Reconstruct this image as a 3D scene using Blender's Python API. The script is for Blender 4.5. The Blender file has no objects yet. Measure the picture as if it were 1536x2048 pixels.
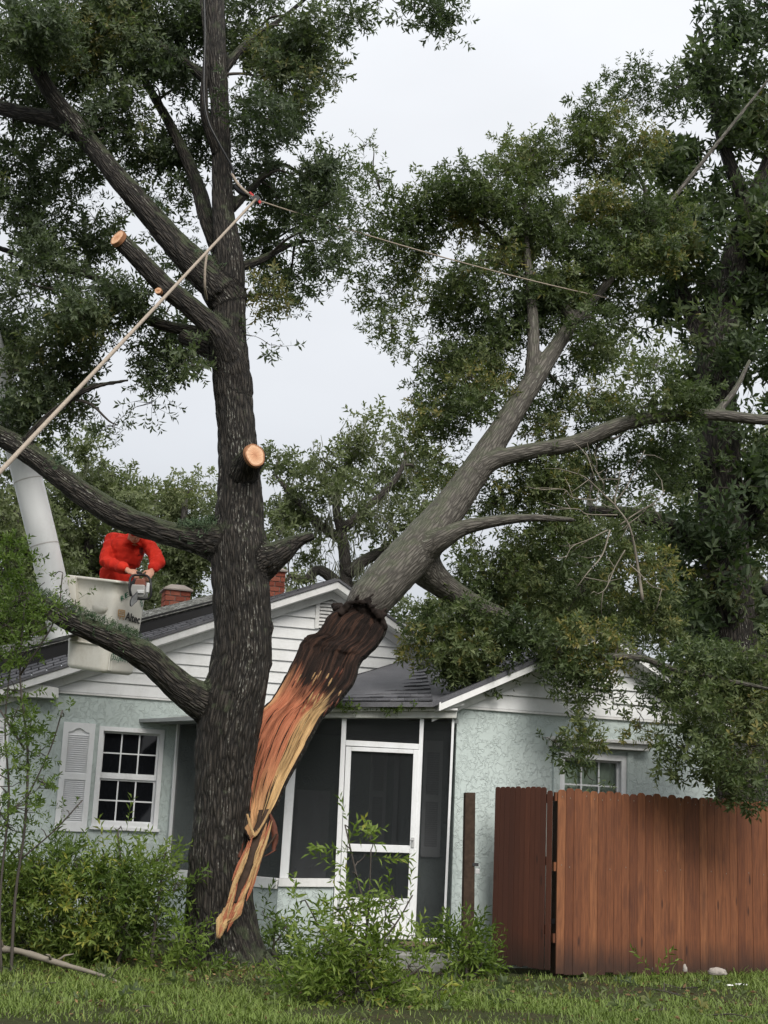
import bpy, bmesh, math, random
import numpy as np
from mathutils import Vector, Matrix

random.seed(7)
rng = np.random.default_rng(7)
SC = bpy.context.scene
COL = SC.collection
R = math.radians

# ------------------------------------------------------------------ camera
FPX, IW, IH = 2820.0, 1536.0, 2048.0
PITCH, ROLL, EYE = R(13.1), R(2.5), 1.17
CAM = np.array([0.0, 0.0, EYE])
fw = np.array([0, math.cos(PITCH), math.sin(PITCH)])
r0 = np.array([1.0, 0, 0])
u0 = np.array([0, -math.sin(PITCH), math.cos(PITCH)])
rt = r0 * math.cos(ROLL) + u0 * math.sin(ROLL)
up = -r0 * math.sin(ROLL) + u0 * math.cos(ROLL)
cam_data = bpy.data.cameras.new('camera')
cam = bpy.data.objects.new('camera', cam_data)
COL.objects.link(cam)
cam_data.sensor_fit = 'HORIZONTAL'
cam_data.sensor_width = 36.0
cam_data.lens = FPX / IW * 36.0
cam_data.clip_start = 0.1
cam_data.clip_end = 2000
M3 = Matrix((rt, up, -fw)).transposed().to_4x4()
M3.translation = Vector(CAM)
cam.matrix_world = M3
SC.camera = cam

# ------------------------------------------------------------------ world: overcast sky
SUN_EL, SUN_AZ = R(42), R(160)      # azimuth measured from +Y towards +X (behind the camera, to the right)
world = bpy.data.worlds.new('World')
SC.world = world
world.use_nodes = True
wn, wl = world.node_tree.nodes, world.node_tree.links
wn.clear()
wo = wn.new('ShaderNodeOutputWorld')
bg = wn.new('ShaderNodeBackground')
bg.inputs['Strength'].default_value = 0.1
sky = wn.new('ShaderNodeTexSky')
sky.sky_type = 'NISHITA'
sky.sun_disc = False
sky.sun_elevation = SUN_EL
sky.sun_rotation = SUN_AZ
sky.air_density, sky.dust_density = 1.0, 4.0
tc = wn.new('ShaderNodeTexCoord')
mp = wn.new('ShaderNodeMapping')
mp.inputs['Scale'].default_value = (1.0, 1.0, 2.2)
nz = wn.new('ShaderNodeTexNoise')
nz.inputs['Scale'].default_value = 2.3
nz.inputs['Detail'].default_value = 5
nz.inputs['Roughness'].default_value = 0.5
sep = wn.new('ShaderNodeSeparateXYZ')
ov = wn.new('ShaderNodeValToRGB')      # overcast dome, brighter towards the zenith
ov.color_ramp.elements[0].position = 0.0
ov.color_ramp.elements[0].color = (0.37, 0.39, 0.42, 1)
ov.color_ramp.elements[1].position = 1.0
ov.color_ramp.elements[1].color = (1.0, 1.0, 1.0, 1)
e = ov.color_ramp.elements.new(0.57); e.color = (0.665, 0.68, 0.705, 1)
e = ov.color_ramp.elements.new(0.30); e.color = (0.545, 0.56, 0.585, 1)
cl = wn.new('ShaderNodeMapRange')
cl.inputs['From Min'].default_value, cl.inputs['From Max'].default_value = 0.3, 0.7
cl.inputs['To Min'].default_value, cl.inputs['To Max'].default_value = 6.35, 7.35
mul = wn.new('ShaderNodeVectorMath'); mul.operation = 'SCALE'
mixw = wn.new('ShaderNodeMix'); mixw.data_type = 'RGBA'
mixw.inputs[0].default_value = 0.95
wl.new(tc.outputs['Generated'], mp.inputs['Vector'])
wl.new(mp.outputs['Vector'], nz.inputs['Vector'])
wl.new(tc.outputs['Generated'], sep.inputs[0])
wl.new(sep.outputs['Z'], ov.inputs['Fac'])
wl.new(nz.outputs['Fac'], cl.inputs['Value'])
wl.new(ov.outputs['Color'], mul.inputs[0])
wl.new(cl.outputs['Result'], mul.inputs['Scale'])
wl.new(sky.outputs['Color'], mixw.inputs[6])
wl.new(mul.outputs['Vector'], mixw.inputs[7])
wl.new(mixw.outputs[2], bg.inputs['Color'])
wl.new(bg.outputs['Background'], wo.inputs['Surface'])

sun_data = bpy.data.lights.new('sun', 'SUN')
sun_data.energy = 1.5
sun_data.angle = R(30)
sun_data.color = (1.0, 0.96, 0.9)
sun = bpy.data.objects.new('sun', sun_data)
COL.objects.link(sun)
sdir = Vector((math.sin(SUN_AZ) * math.cos(SUN_EL), math.cos(SUN_AZ) * math.cos(SUN_EL), math.sin(SUN_EL)))
sun.rotation_euler = sdir.to_track_quat('Z', 'Y').to_euler()
sun.location = (0, -20, 30)

vs = SC.view_settings
SC.display_settings.display_device = 'sRGB'
vs.view_transform = 'Standard'
vs.look = 'None'
vs.exposure = 1.1
vs.gamma = 1.0
vs.use_curve_mapping = False
SC.render.engine = 'CYCLES'
cy = SC.cycles
cy.max_bounces = 5
cy.diffuse_bounces = 2
cy.glossy_bounces = 2
cy.transmission_bounces = 3
cy.transparent_max_bounces = 8
cy.volume_bounces = 1
cy.use_denoising = True
cy.use_adaptive_sampling = True
cy.adaptive_threshold = 0.02
try:
    cy.denoiser = 'OPENIMAGEDENOISE'
except Exception:
    pass
cy.caustics_reflective = False
cy.caustics_refractive = False
cy.sample_clamp_indirect = 6

# ------------------------------------------------------------------ helpers
def ray(px, py):
    return fw + (px - IW / 2) / FPX * rt + (IH / 2 - py) / FPX * up

def at(px, py, D):
    d = ray(px, py)
    return CAM + d * (D / d[1])

def px2m(w, D):
    return w / FPX * D

def vec(p):
    return Vector((float(p[0]), float(p[1]), float(p[2])))

def tag(o, label=None, cat=None, group=None, kind=None):
    if label: o['label'] = label
    if cat: o['category'] = cat
    if group: o['group'] = group
    if kind: o['kind'] = kind
    return o

def empty(name, loc, label=None, cat=None, group=None):
    o = bpy.data.objects.new(name, None)
    o.location = vec(loc)
    o.empty_display_size = 0.1
    COL.objects.link(o)
    tag(o, label, cat, group)
    return o

def link(name, me, mat, parent=None, kind=None):
    o = bpy.data.objects.new(name, me)
    if mat is not None and not me.materials:
        me.materials.append(mat)
    COL.objects.link(o)
    if parent is not None:
        o.parent = parent
        w, q = np.zeros(3), parent
        while q is not None:
            w += np.array(q.location); q = q.parent
        o.location = tuple(-w)
    if kind: o['kind'] = kind
    return o

class MB:
    """collects faces; build() makes ONE mesh object (coordinates are world coordinates)"""
    def __init__(self):
        self.v, self.f = [], []
    def add(self, vs_, fs_):
        b = len(self.v)
        self.v += [tuple(float(c) for c in p) for p in vs_]
        self.f += [tuple(i + b for i in f) for f in fs_]
        return self
    def prism(self, front, back):
        n = len(front)
        fs_ = [tuple(range(n)), tuple(range(2 * n - 1, n - 1, -1))]
        for i in range(n):
            j = (i + 1) % n
            fs_.append((j, i, n + i, n + j))
        return self.add(list(front) + list(back), fs_)
    def box(self, c, sx, sy, sz, rot=None):
        pts = []
        for dx, dy, dz in ((-1,-1,-1),(1,-1,-1),(1,1,-1),(-1,1,-1),(-1,-1,1),(1,-1,1),(1,1,1),(-1,1,1)):
            p = Vector((dx * sx / 2, dy * sy / 2, dz * sz / 2))
            if rot is not None: p = rot @ p
            pts.append((c[0] + p.x, c[1] + p.y, c[2] + p.z))
        return self.add(pts, [(3,2,1,0),(4,5,6,7),(0,1,5,4),(1,2,6,5),(2,3,7,6),(3,0,4,7)])
    def tube(self, pts, radii, seg=8, caps=True):
        v, f = tube_arrays(pts, radii, seg, caps)
        return self.add(v, f)
    def mesh(self, name, smooth=False):
        me = bpy.data.meshes.new(name)
        me.from_pydata(self.v, [], self.f)
        me.update()
        bm = bmesh.new(); bm.from_mesh(me)
        bmesh.ops.recalc_face_normals(bm, faces=bm.faces)
        bm.to_mesh(me); bm.free()
        if smooth:
            me.polygons.foreach_set('use_smooth', [True] * len(me.polygons))
        return me
    def build(self, name, mat, parent=None, smooth=False, bevel=0, kind=None):
        me = self.mesh(name, smooth)
        o = link(name, me, mat, parent, kind)
        if bevel:
            b = o.modifiers.new('bevel', 'BEVEL'); b.width = bevel; b.segments = 2; b.limit_method = 'ANGLE'
        return o

def tube_arrays(pts, radii, seg=8, caps=True):
    pts = [np.array(p, float) for p in pts]
    n = len(pts)
    v, f = [], []
    t0 = pts[1] - pts[0]; t0 /= np.linalg.norm(t0) + 1e-9
    ref = np.array([0, 0, 1.0]) if abs(t0[2]) < 0.9 else np.array([1.0, 0, 0])
    a = np.cross(t0, ref); a /= np.linalg.norm(a)
    for i in range(n):
        t = pts[min(i + 1, n - 1)] - pts[max(i - 1, 0)]
        t = t / (np.linalg.norm(t) + 1e-9)
        a = a - t * a.dot(t); a /= np.linalg.norm(a) + 1e-9
        b = np.cross(t, a)
        for k in range(seg):
            th = 2 * math.pi * k / seg
            v.append(pts[i] + radii[i] * (math.cos(th) * a + math.sin(th) * b))
    for i in range(n - 1):
        for k in range(seg):
            k2 = (k + 1) % seg
            f.append((i * seg + k, i * seg + k2, (i + 1) * seg + k2, (i + 1) * seg + k))
    if caps:
        f.append(tuple(range(seg - 1, -1, -1)))
        f.append(tuple((n - 1) * seg + k for k in range(seg)))
    return v, f

def smooth_path(pts, n):
    """Catmull-Rom through pts (any dimension), n samples per span"""
    P = [np.array(p, float) for p in pts]
    P = [2 * P[0] - P[1]] + P + [2 * P[-1] - P[-2]]
    out = []
    for i in range(1, len(P) - 2):
        for k in range(n):
            t = k / n
            a, b, c, d = P[i - 1], P[i], P[i + 1], P[i + 2]
            out.append(0.5 * (2 * b + (c - a) * t + (2 * a - 5 * b + 4 * c - d) * t * t + (3 * b - a - 3 * c + d) * t ** 3))
    out.append(P[-2])
    return out

# vectorised value noise
def _h(ix, iy, iz):
    with np.errstate(over='ignore'):
        n = (ix.astype(np.int64) * 374761393 + iy.astype(np.int64) * 668265263 + iz.astype(np.int64) * 2147483647) & 0x7fffffff
        n = ((n ^ (n >> 13)) * 1274126177) & 0x7fffffff
    return ((n ^ (n >> 16)) & 0xffff) / 65535.0

def vnoise(p):
    p = np.asarray(p, float)
    i = np.floor(p); f = p - i; f = f * f * (3 - 2 * f)
    x, y, z = i[:, 0], i[:, 1], i[:, 2]
    def L(a, b, t): return a + (b - a) * t
    c = lambda dx, dy, dz: _h(x + dx, y + dy, z + dz)
    a0 = L(L(c(0,0,0), c(1,0,0), f[:,0]), L(c(0,1,0), c(1,1,0), f[:,0]), f[:,1])
    a1 = L(L(c(0,0,1), c(1,0,1), f[:,0]), L(c(0,1,1), c(1,1,1), f[:,0]), f[:,1])
    return L(a0, a1, f[:,2])

def fbm(p, o=3):
    s, a, t = 0, 0.5, 0
    for k in range(o):
        s = s + a * vnoise(p * (2 ** k) + 17.3 * k); t += a; a *= 0.5
    return s / t

def raw_mesh(name, V, F, smooth=False):
    """fast mesh from numpy arrays; F is (n,k)"""
    me = bpy.data.meshes.new(name)
    V = np.ascontiguousarray(V, dtype=np.float32); F = np.ascontiguousarray(F, dtype=np.int32)
    me.vertices.add(len(V)); me.vertices.foreach_set('co', V.ravel())
    me.loops.add(F.size); me.loops.foreach_set('vertex_index', F.ravel())
    me.polygons.add(len(F)); me.polygons.foreach_set('loop_start', np.arange(0, F.size, F.shape[1], dtype=np.int32))
    me.update(calc_edges=True)
    if smooth:
        me.polygons.foreach_set('use_smooth', np.ones(len(F), dtype=bool))
    return me

def remesh(mb, voxel, smooth_iter=6, factor=0.5):
    """voxel-union of the builder's shapes -> mesh (world coordinates)"""
    o = bpy.data.objects.new('tmp', mb.mesh('tmp'))
    COL.objects.link(o)
    m = o.modifiers.new('r', 'REMESH'); m.mode = 'VOXEL'; m.voxel_size = voxel
    if smooth_iter:
        s = o.modifiers.new('s', 'SMOOTH'); s.iterations = smooth_iter; s.factor = factor
    dg = bpy.context.evaluated_depsgraph_get()
    me = bpy.data.meshes.new_from_object(o.evaluated_get(dg))
    old = o.data
    bpy.data.objects.remove(o); bpy.data.meshes.remove(old)
    me.polygons.foreach_set('use_smooth', np.ones(len(me.polygons), dtype=bool))
    return me

def get_co(me):
    a = np.empty(len(me.vertices) * 3, np.float32); me.vertices.foreach_get('co', a); return a.reshape(-1, 3).astype(float)

def get_no(me):
    a = np.empty(len(me.vertices) * 3, np.float32)
    me.vertex_normals.foreach_get('vector', a); return a.reshape(-1, 3).astype(float)

def set_co(me, V):
    me.vertices.foreach_set('co', np.ascontiguousarray(V, dtype=np.float32).ravel()); me.update()

def bark_coords(V, segs):
    """segs: list of (p, q, s0) limb pieces. Returns (cos*r, sin*r, s) per vertex"""
    P = np.array([s[0] for s in segs]); Q = np.array([s[1] for s in segs]); S0 = np.array([s[2] for s in segs]); RR = np.array([s[3] for s in segs])
    D = Q - P; L = np.linalg.norm(D, axis=1); T = D / L[:, None]
    ref = np.where(np.abs(T[:, 1:2]) < 0.9, np.array([[0, 1.0, 0]]), np.array([[1.0, 0, 0]]))
    A = ref - T * np.sum(ref * T, axis=1)[:, None]; A /= np.linalg.norm(A, axis=1)[:, None]
    B = np.cross(T, A)
    out = np.zeros_like(V)
    for c in range(0, len(V), 20000):
        v = V[c:c + 20000]
        w = v[:, None, :] - P[None]
        t = np.clip(np.einsum('nmk,mk->nm', w, T), 0, L[None])
        d = np.linalg.norm(w - t[..., None] * T[None], axis=2) - RR[None]
        k = np.argmin(d, axis=1)
        ii = np.arange(len(v))
        wk = w[ii, k]; tk = t[ii, k]
        x = np.einsum('nk,nk->n', wk, A[k]); y = np.einsum('nk,nk->n', wk, B[k])
        out[c:c + 20000] = np.stack([x, y, S0[k] + np.einsum('nk,nk->n', wk, T[k])], axis=1)
    return out

def bark_displace(me, segs, amp=0.014, fr=9.0, along=2.2):
    V, N = get_co(me), get_no(me)
    bc = bark_coords(V, segs)
    r = np.linalg.norm(bc[:, :2], axis=1) + 1e-6
    q = np.stack([bc[:, 0] / r * np.maximum(r, .05) * fr * 2, bc[:, 1] / r * np.maximum(r, .05) * fr * 2, bc[:, 2] * along * 2], axis=1)
    warp = fbm(q * 0.35 + 5, 2)[:, None] * 1.6
    n1 = 1 - np.abs(2 * vnoise(q + warp) - 1)
    n2 = 1 - np.abs(2 * vnoise(q * np.array([2.1, 2.1, 1.6]) + 31) - 1)
    big = fbm(q * 0.12 + 9, 2) - 0.5
    a = amp * np.clip(r / 0.2, 0.25, 1.0)
    V = V - N * (a * (0.75 * n1 ** 2.0 + 0.35 * n2 ** 2))[:, None] + N * (a * 2.6 * big)[:, None]
    set_co(me, V)
    at_ = me.attributes.new('bark', 'FLOAT_VECTOR', 'POINT')
    at_.data.foreach_set('vector', np.ascontiguousarray(bc, dtype=np.float32).ravel())
    return me

# ------------------------------------------------------------------ materials
class NT:
    def __init__(self, name, rough=0.6, spec=0.4):
        self.m = bpy.data.materials.new(name); self.m.use_nodes = True
        self.n, self.l = self.m.node_tree.nodes, self.m.node_tree.links
        self.n.clear()
        self.out = self.n.new('ShaderNodeOutputMaterial')
        self.b = self.n.new('ShaderNodeBsdfPrincipled')
        self.b.inputs['Roughness'].default_value = rough
        self.b.inputs['Specular IOR Level'].default_value = spec
        self.l.new(self.b.outputs[0], self.out.inputs['Surface'])
    def coord(self, kind='Object', scale=(1, 1, 1), attr=None, rot=(0, 0, 0)):
        if attr:
            t = self.n.new('ShaderNodeAttribute'); t.attribute_name = attr; s = t.outputs['Vector']
        else:
            t = self.n.new('ShaderNodeTexCoord'); s = t.outputs[kind]
        mp_ = self.n.new('ShaderNodeMapping'); mp_.inputs['Scale'].default_value = scale; mp_.inputs['Rotation'].default_value = rot
        self.l.new(s, mp_.inputs['Vector'])
        return mp_.outputs[0]
    def attr(self, name, out='Fac'):
        t = self.n.new('ShaderNodeAttribute'); t.attribute_name = name; return t.outputs[out]
    def objrand(self):
        return self.n.new('ShaderNodeObjectInfo').outputs['Random']
    def noise(self, co, scale, detail=4, rough=0.55, dist=0.0):
        t = self.n.new('ShaderNodeTexNoise')
        t.inputs['Scale'].default_value = scale; t.inputs['Detail'].default_value = detail
        t.inputs['Roughness'].default_value = rough; t.inputs['Distortion'].default_value = dist
        if co is not None: self.l.new(co, t.inputs['Vector'])
        return t.outputs['Fac']
    def voronoi(self, co, scale, feature='F1', out='Distance'):
        t = self.n.new('ShaderNodeTexVoronoi'); t.feature = feature
        t.inputs['Scale'].default_value = scale
        if co is not None: self.l.new(co, t.inputs['Vector'])
        return t.outputs[out]
    def ramp(self, fac, stops, interp='LINEAR'):
        t = self.n.new('ShaderNodeValToRGB'); r = t.color_ramp; r.interpolation = interp
        while len(r.elements) < len(stops): r.elements.new(0.5)
        for e_, (p, c) in zip(r.elements, stops):
            e_.position = p
            e_.color = (c, c, c, 1) if isinstance(c, (int, float)) else (c[0], c[1], c[2], 1)
        if fac is not None: self.l.new(fac, t.inputs['Fac'])
        return t.outputs['Color']
    def mix(self, fac, a, b, mode='MIX'):
        t = self.n.new('ShaderNodeMix'); t.data_type = 'RGBA'; t.blend_type = mode
        for sock, val in ((0, fac), (6, a), (7, b)):
            if isinstance(val, (int, float)): t.inputs[sock].default_value = val if sock == 0 else (val, val, val, 1)
            elif isinstance(val, tuple): t.inputs[sock].default_value = (val[0], val[1], val[2], 1)
            else: self.l.new(val, t.inputs[sock])
        return t.outputs[2]
    def math(self, op, a, b=None):
        t = self.n.new('ShaderNodeMath'); t.operation = op
        for i_, val in enumerate((a, b)):
            if val is None: continue
            if isinstance(val, (int, float)): t.inputs[i_].default_value = val
            else: self.l.new(val, t.inputs[i_])
        return t.outputs[0]
    def color(self, c):
        if isinstance(c, tuple): self.b.inputs['Base Color'].default_value = (c[0], c[1], c[2], 1)
        else: self.l.new(c, self.b.inputs['Base Color'])
        return self
    def rough(self, s):
        self.l.new(s, self.b.inputs['Roughness']); return self
    def bump(self, h, strength=0.5, dist=0.01):
        t = self.n.new('ShaderNodeBump'); t.inputs['Strength'].default_value = strength; t.inputs['Distance'].default_value = dist
        self.l.new(h, t.inputs['Height']); self.l.new(t.outputs[0], self.b.inputs['Normal'])
        return self
    def nz(self):
        g = self.n.new('ShaderNodeNewGeometry'); s = self.n.new('ShaderNodeSeparateXYZ')
        self.l.new(g.outputs['Normal'], s.inputs[0]); return s.outputs['Z']
    def sepz(self, kind='Object'):
        t = self.n.new('ShaderNodeTexCoord'); s = self.n.new('ShaderNodeSeparateXYZ'); self.l.new(t.outputs[kind], s.inputs[0]); return s.outputs
MAT = {}

def leaf_mat(name, dark, mid, light, trans=0.40, rough=0.5, spec=0.28):
    t = NT(name, rough, spec)
    c = t.ramp(t.attr('tint'), [(0.0, dark), (0.5, mid), (0.9, light), (1.0, (light[0] * 1.5, light[1] * 1.15, light[2] * 0.9))])
    t.color(c)
    tr = t.n.new('ShaderNodeBsdfTranslucent')
    t.l.new(t.mix(1.0, c, (1.0, 1.15, 0.6), 'MULTIPLY'), tr.inputs['Color'])
    mx = t.n.new('ShaderNodeMixShader'); mx.inputs[0].default_value = trans
    t.l.new(t.b.outputs[0], mx.inputs[1]); t.l.new(tr.outputs[0], mx.inputs[2]); t.l.new(mx.outputs[0], t.out.inputs['Surface'])
    MAT[name] = t.m

leaf_mat('oak_leaf', (0.064, 0.088, 0.052), (0.102, 0.134, 0.072), (0.152, 0.180, 0.090))
leaf_mat('fallen_leaf', (0.066, 0.092, 0.044), (0.110, 0.146, 0.062), (0.168, 0.192, 0.082))
leaf_mat('dark_leaf', (0.052, 0.078, 0.040), (0.088, 0.120, 0.058), (0.135, 0.162, 0.076))
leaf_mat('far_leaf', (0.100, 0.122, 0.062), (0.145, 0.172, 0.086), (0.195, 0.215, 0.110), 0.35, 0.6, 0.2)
leaf_mat('shrub_leaf', (0.064, 0.104, 0.024), (0.130, 0.195, 0.042), (0.205, 0.265, 0.066), 0.42)
leaf_mat('sapling_leaf', (0.074, 0.124, 0.022), (0.145, 0.215, 0.038), (0.215, 0.280, 0.066), 0.42)
leaf_mat('fern_leaf', (0.040, 0.070, 0.038), (0.075, 0.115, 0.062), (0.13, 0.175, 0.105), 0.2, 0.6, 0.2)
leaf_mat('grass_blade', (0.085, 0.120, 0.026), (0.150, 0.212, 0.046), (0.230, 0.280, 0.088), 0.25, 0.5, 0.3)
leaf_mat('spanish_moss', (0.10, 0.11, 0.075), (0.135, 0.145, 0.10), (0.18, 0.185, 0.135), 0.3, 0.8, 0.1)
leaf_mat('dry_leaf', (0.06, 0.035, 0.018), (0.13, 0.075, 0.035), (0.24, 0.16, 0.08), 0.1, 0.6, 0.2)

def bark_mat(name, c0, c1, lichen, moss_amt, lich=0.5, bump=1.0):
    t = NT(name, 0.65, 0.25)
    co = t.coord(attr='bark', scale=(1, 1, 0.15))
    plate = t.voronoi(co, 36, 'DISTANCE_TO_EDGE')
    n1 = t.noise(co, 40, 6, 0.7, 0.9)
    hgt = t.math('ADD', t.math('MULTIPLY', t.ramp(plate, [(0.0, 0.0), (0.30, 1.0)]), 0.55), t.math('MULTIPLY', n1, 0.75))
    base = t.ramp(hgt, [(0.38, c0), (0.62, tuple(.55 * a_ + .45 * b_ for a_, b_ in zip(c0, c1))), (0.95, c1)])
    co2 = t.coord(attr='bark', scale=(1, 1, 0.40))
    big = t.noise(t.coord(attr='bark', scale=(1, 1, 0.13)), 6.5, 3, 0.6)
    fine = t.noise(co2, 75, 2, 0.5)
    lm = t.math('MULTIPLY', t.ramp(big, [(0.50, 0.0), (0.66, 1.0)]), t.ramp(fine, [(lich, 0.0), (lich + .07, 1.0)]))
    lm = t.math('MULTIPLY', lm, t.ramp(hgt, [(0.55, 0.0), (0.75, 1.0)]))
    c = t.mix(lm, base, lichen)
    co3 = t.coord('Object')
    mn = t.noise(co3, 9, 5, 0.65)
    up_ = t.math('ADD', t.nz(), t.math('MULTIPLY', t.math('SUBTRACT', mn, 0.5), 2.2))
    mm = t.math('MULTIPLY', t.ramp(up_, [(0.25, 0.0), (0.7, 1.0)]), moss_amt)
    mc = t.ramp(t.noise(co3, 60, 3), [(0.3, (0.035, 0.055, 0.022)), (0.7, (0.105, 0.125, 0.065))])
    c = t.mix(mm, c, mc)
    t.color(c)
    t.bump(t.math('ADD', hgt, t.math('MULTIPLY', t.noise(co, 120, 3), 0.3)), bump, 0.022)
    MAT[name] = t.m
bark_mat('oak_bark', (0.007, 0.006, 0.005), (0.052, 0.044, 0.036), (0.27, 0.27, 0.235), 0.6, 0.54)
bark_mat('fallen_bark', (0.048, 0.043, 0.036), (0.135, 0.123, 0.105), (0.25, 0.26, 0.22), 0.4, 0.56, 0.6)
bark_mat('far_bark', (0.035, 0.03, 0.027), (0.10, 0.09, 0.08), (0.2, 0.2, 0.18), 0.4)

def simple(name, c, rough=0.6, spec=0.4, var=0.12, scale=6, bump=0.0, bscale=40):
    t = NT(name, rough, spec)
    n = t.noise(t.coord('Object'), scale, 5, 0.6)
    lo = tuple(x * (1 - var) for x in c); hi = tuple(min(1, x * (1 + var)) for x in c)
    t.color(t.ramp(n, [(0.3, lo), (0.7, hi)]))
    if bump:
        t.bump(t.noise(t.coord('Object'), bscale, 4), bump, 0.01)
    MAT[name] = t.m
    return t
simple('twig', (0.055, 0.046, 0.038), 0.7)
simple('pale_twig', (0.20, 0.175, 0.14), 0.7)
simple('dark_metal', (0.03, 0.03, 0.032), 0.4)
simple('steel', (0.45, 0.45, 0.45), 0.3, 0.6)
simple('skin', (0.48, 0.25, 0.17), 0.5, 0.4, 0.08)
simple('trousers', (0.16, 0.15, 0.13), 0.8)
simple('rope', (0.34, 0.285, 0.23), 0.8, 0.2, 0.2, 60, 0.6, 160)
simple('red_webbing', (0.45, 0.03, 0.03), 0.6)
simple('saw_orange', (0.22, 0.07, 0.04), 0.5)
simple('saw_grey', (0.40, 0.39, 0.37), 0.45)
simple('black_plastic', (0.012, 0.012, 0.013), 0.4)
simple('print_green', (0.02, 0.13, 0.07), 0.5)
simple('print_black', (0.015, 0.015, 0.017), 0.5)
simple('print_tan', (0.50, 0.30, 0.13), 0.5)
simple('print_dark_red', (0.06, 0.008, 0.01), 0.8)
simple('stone', (0.30, 0.27, 0.24), 0.8, 0.3, 0.3, 14, 0.5)
simple('white_scrap', (0.75, 0.75, 0.72), 0.7)
simple('step_wood', (0.16, 0.12, 0.085), 0.8, 0.2, 0.35, 18, 0.3)
simple('concrete', (0.26, 0.26, 0.24), 0.85, 0.2, 0.3, 7, 0.4)
simple('mortar', (0.30, 0.26, 0.23), 0.9, 0.2)
simple('curtain', (0.52, 0.64, 0.53), 0.9, 0.1)
simple('porch_ceiling', (0.30, 0.32, 0.32), 0.8)
simple('soil', (0.06, 0.045, 0.032), 0.95, 0.1, 0.3, 12, 0.6)
# ---- building materials
def white_mat(name, c, dirt, dirt_c=(0.30, 0.31, 0.26), rough=0.5, streak=True):
    t = NT(name, rough, 0.35)
    co = t.coord('Object', (1, 1, 0.35) if streak else (1, 1, 1))
    n = t.noise(co, 5.5, 6, 0.65)
    f = t.noise(t.coord('Object'), 38, 4, 0.6)
    k = t.math('MULTIPLY', t.ramp(n, [(0.42, 0.0), (0.75, 1.0)]), t.ramp(f, [(0.35, 0.25), (0.65, 1.0)]))
    t.color(t.mix(t.math('MULTIPLY', k, dirt), c, dirt_c))
    t.bump(f, 0.12, 0.004)
    MAT[name] = t.m
white_mat('white_siding', (0.74, 0.75, 0.75), 0.35)
white_mat('white_trim', (0.76, 0.76, 0.75), 0.5)
white_mat('white_frame', (0.80, 0.81, 0.82), 0.35)
white_mat('mossy_siding', (0.70, 0.70, 0.66), 0.9, (0.20, 0.22, 0.10))
white_mat('gutter_metal', (0.52, 0.53, 0.50), 0.9, (0.14, 0.13, 0.10))
white_mat('bucket_white', (0.70, 0.68, 0.61), 0.5, (0.40, 0.35, 0.26), 0.35)
white_mat('boom_white', (0.66, 0.67, 0.67), 0.35, (0.35, 0.35, 0.33), 0.3)

def stucco_mat(name, c):
    t = NT(name, 0.8, 0.25)
    co = t.coord('Object')
    w = t.noise(t.coord('Object', (1, 1, 0.8)), 15, 4, 0.6, 0.35)
    msk = t.ramp(t.noise(co, 6.5, 3, 0.6), [(0.30, 0.35), (0.62, 0.9)])
    ridge = t.math('MULTIPLY', t.ramp(w, [(0.475, 0.0), (0.495, 1.0), (0.505, 1.0), (0.56, 0.0)]), msk)
    f = t.noise(co, 70, 4, 0.6)
    h = t.math('ADD', ridge, t.math('MULTIPLY', f, 0.25))
    n = t.noise(t.coord('Object', (1, 1, 0.4)), 1.6, 5, 0.6)
    base = t.ramp(n, [(0.3, tuple(x * 0.86 for x in c)), (0.7, c)])
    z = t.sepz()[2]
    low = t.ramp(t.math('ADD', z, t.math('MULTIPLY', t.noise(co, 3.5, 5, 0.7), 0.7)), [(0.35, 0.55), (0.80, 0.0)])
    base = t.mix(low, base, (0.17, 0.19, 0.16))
    dk = t.ramp(t.noise(co, 9, 5, 0.7, 1.2), [(0.62, 0.0), (0.75, 0.20)])
    base = t.mix(dk, base, (0.20, 0.25, 0.23))
    t.color(t.mix(t.math('MULTIPLY', ridge, 0.06), base, (0.20, 0.235, 0.225)))  # ridges slightly darkened in colour, standing in for the relief's shading
    t.bump(h, 0.75, 0.009)
    MAT[name] = t.m
stucco_mat('stucco', (0.56, 0.635, 0.612))

t = NT('shingle', 0.75, 0.3)
r_ = t.objrand()
co = t.coord('Object')
c = t.mix(0.55, t.ramp(t.noise(co, 5, 5, 0.7), [(0.3, (0.035, 0.036, 0.042)), (0.7, (0.12, 0.12, 0.13))]),
          t.ramp(r_, [(0.0, (0.03, 0.032, 0.036)), (0.6, (0.085, 0.085, 0.095)), (1.0, (0.15, 0.15, 0.16))]))
t.color(t.mix(t.ramp(t.noise(co, 90, 2), [(0.5, 0.0), (0.75, 0.35)]), c, (0.25, 0.25, 0.26)))
t.bump(t.noise(co, 120, 2), 0.5, 0.004)
MAT['shingle'] = t.m

t = NT('weathered_roof', 0.85, 0.2)
co = t.coord('Object', (1, 1, 1.6))
t.color(t.ramp(t.noise(co, 22, 6, 0.75), [(0.34, (0.05, 0.05, 0.045)), (0.52, (0.16, 0.16, 0.14)), (0.66, (0.48, 0.48, 0.46))]))
t.bump(t.noise(co, 22, 6, 0.75), 0.8, 0.03)
MAT['weathered_roof'] = t.m
simple('roof_edge_black', (0.012, 0.012, 0.013), 0.6)

t = NT('brick', 0.85, 0.2)
co = t.coord('Object')
c = t.ramp(t.objrand(), [(0.0, (0.20, 0.055, 0.035)), (0.5, (0.30, 0.085, 0.055)), (1.0, (0.36, 0.13, 0.085))])
t.color(t.mix(t.ramp(t.noise(co, 30, 4), [(0.45, 0.0), (0.8, 0.5)]), c, (0.16, 0.06, 0.045)))
t.bump(t.noise(co, 60, 4), 0.5, 0.006)
MAT['brick'] = t.m

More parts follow.
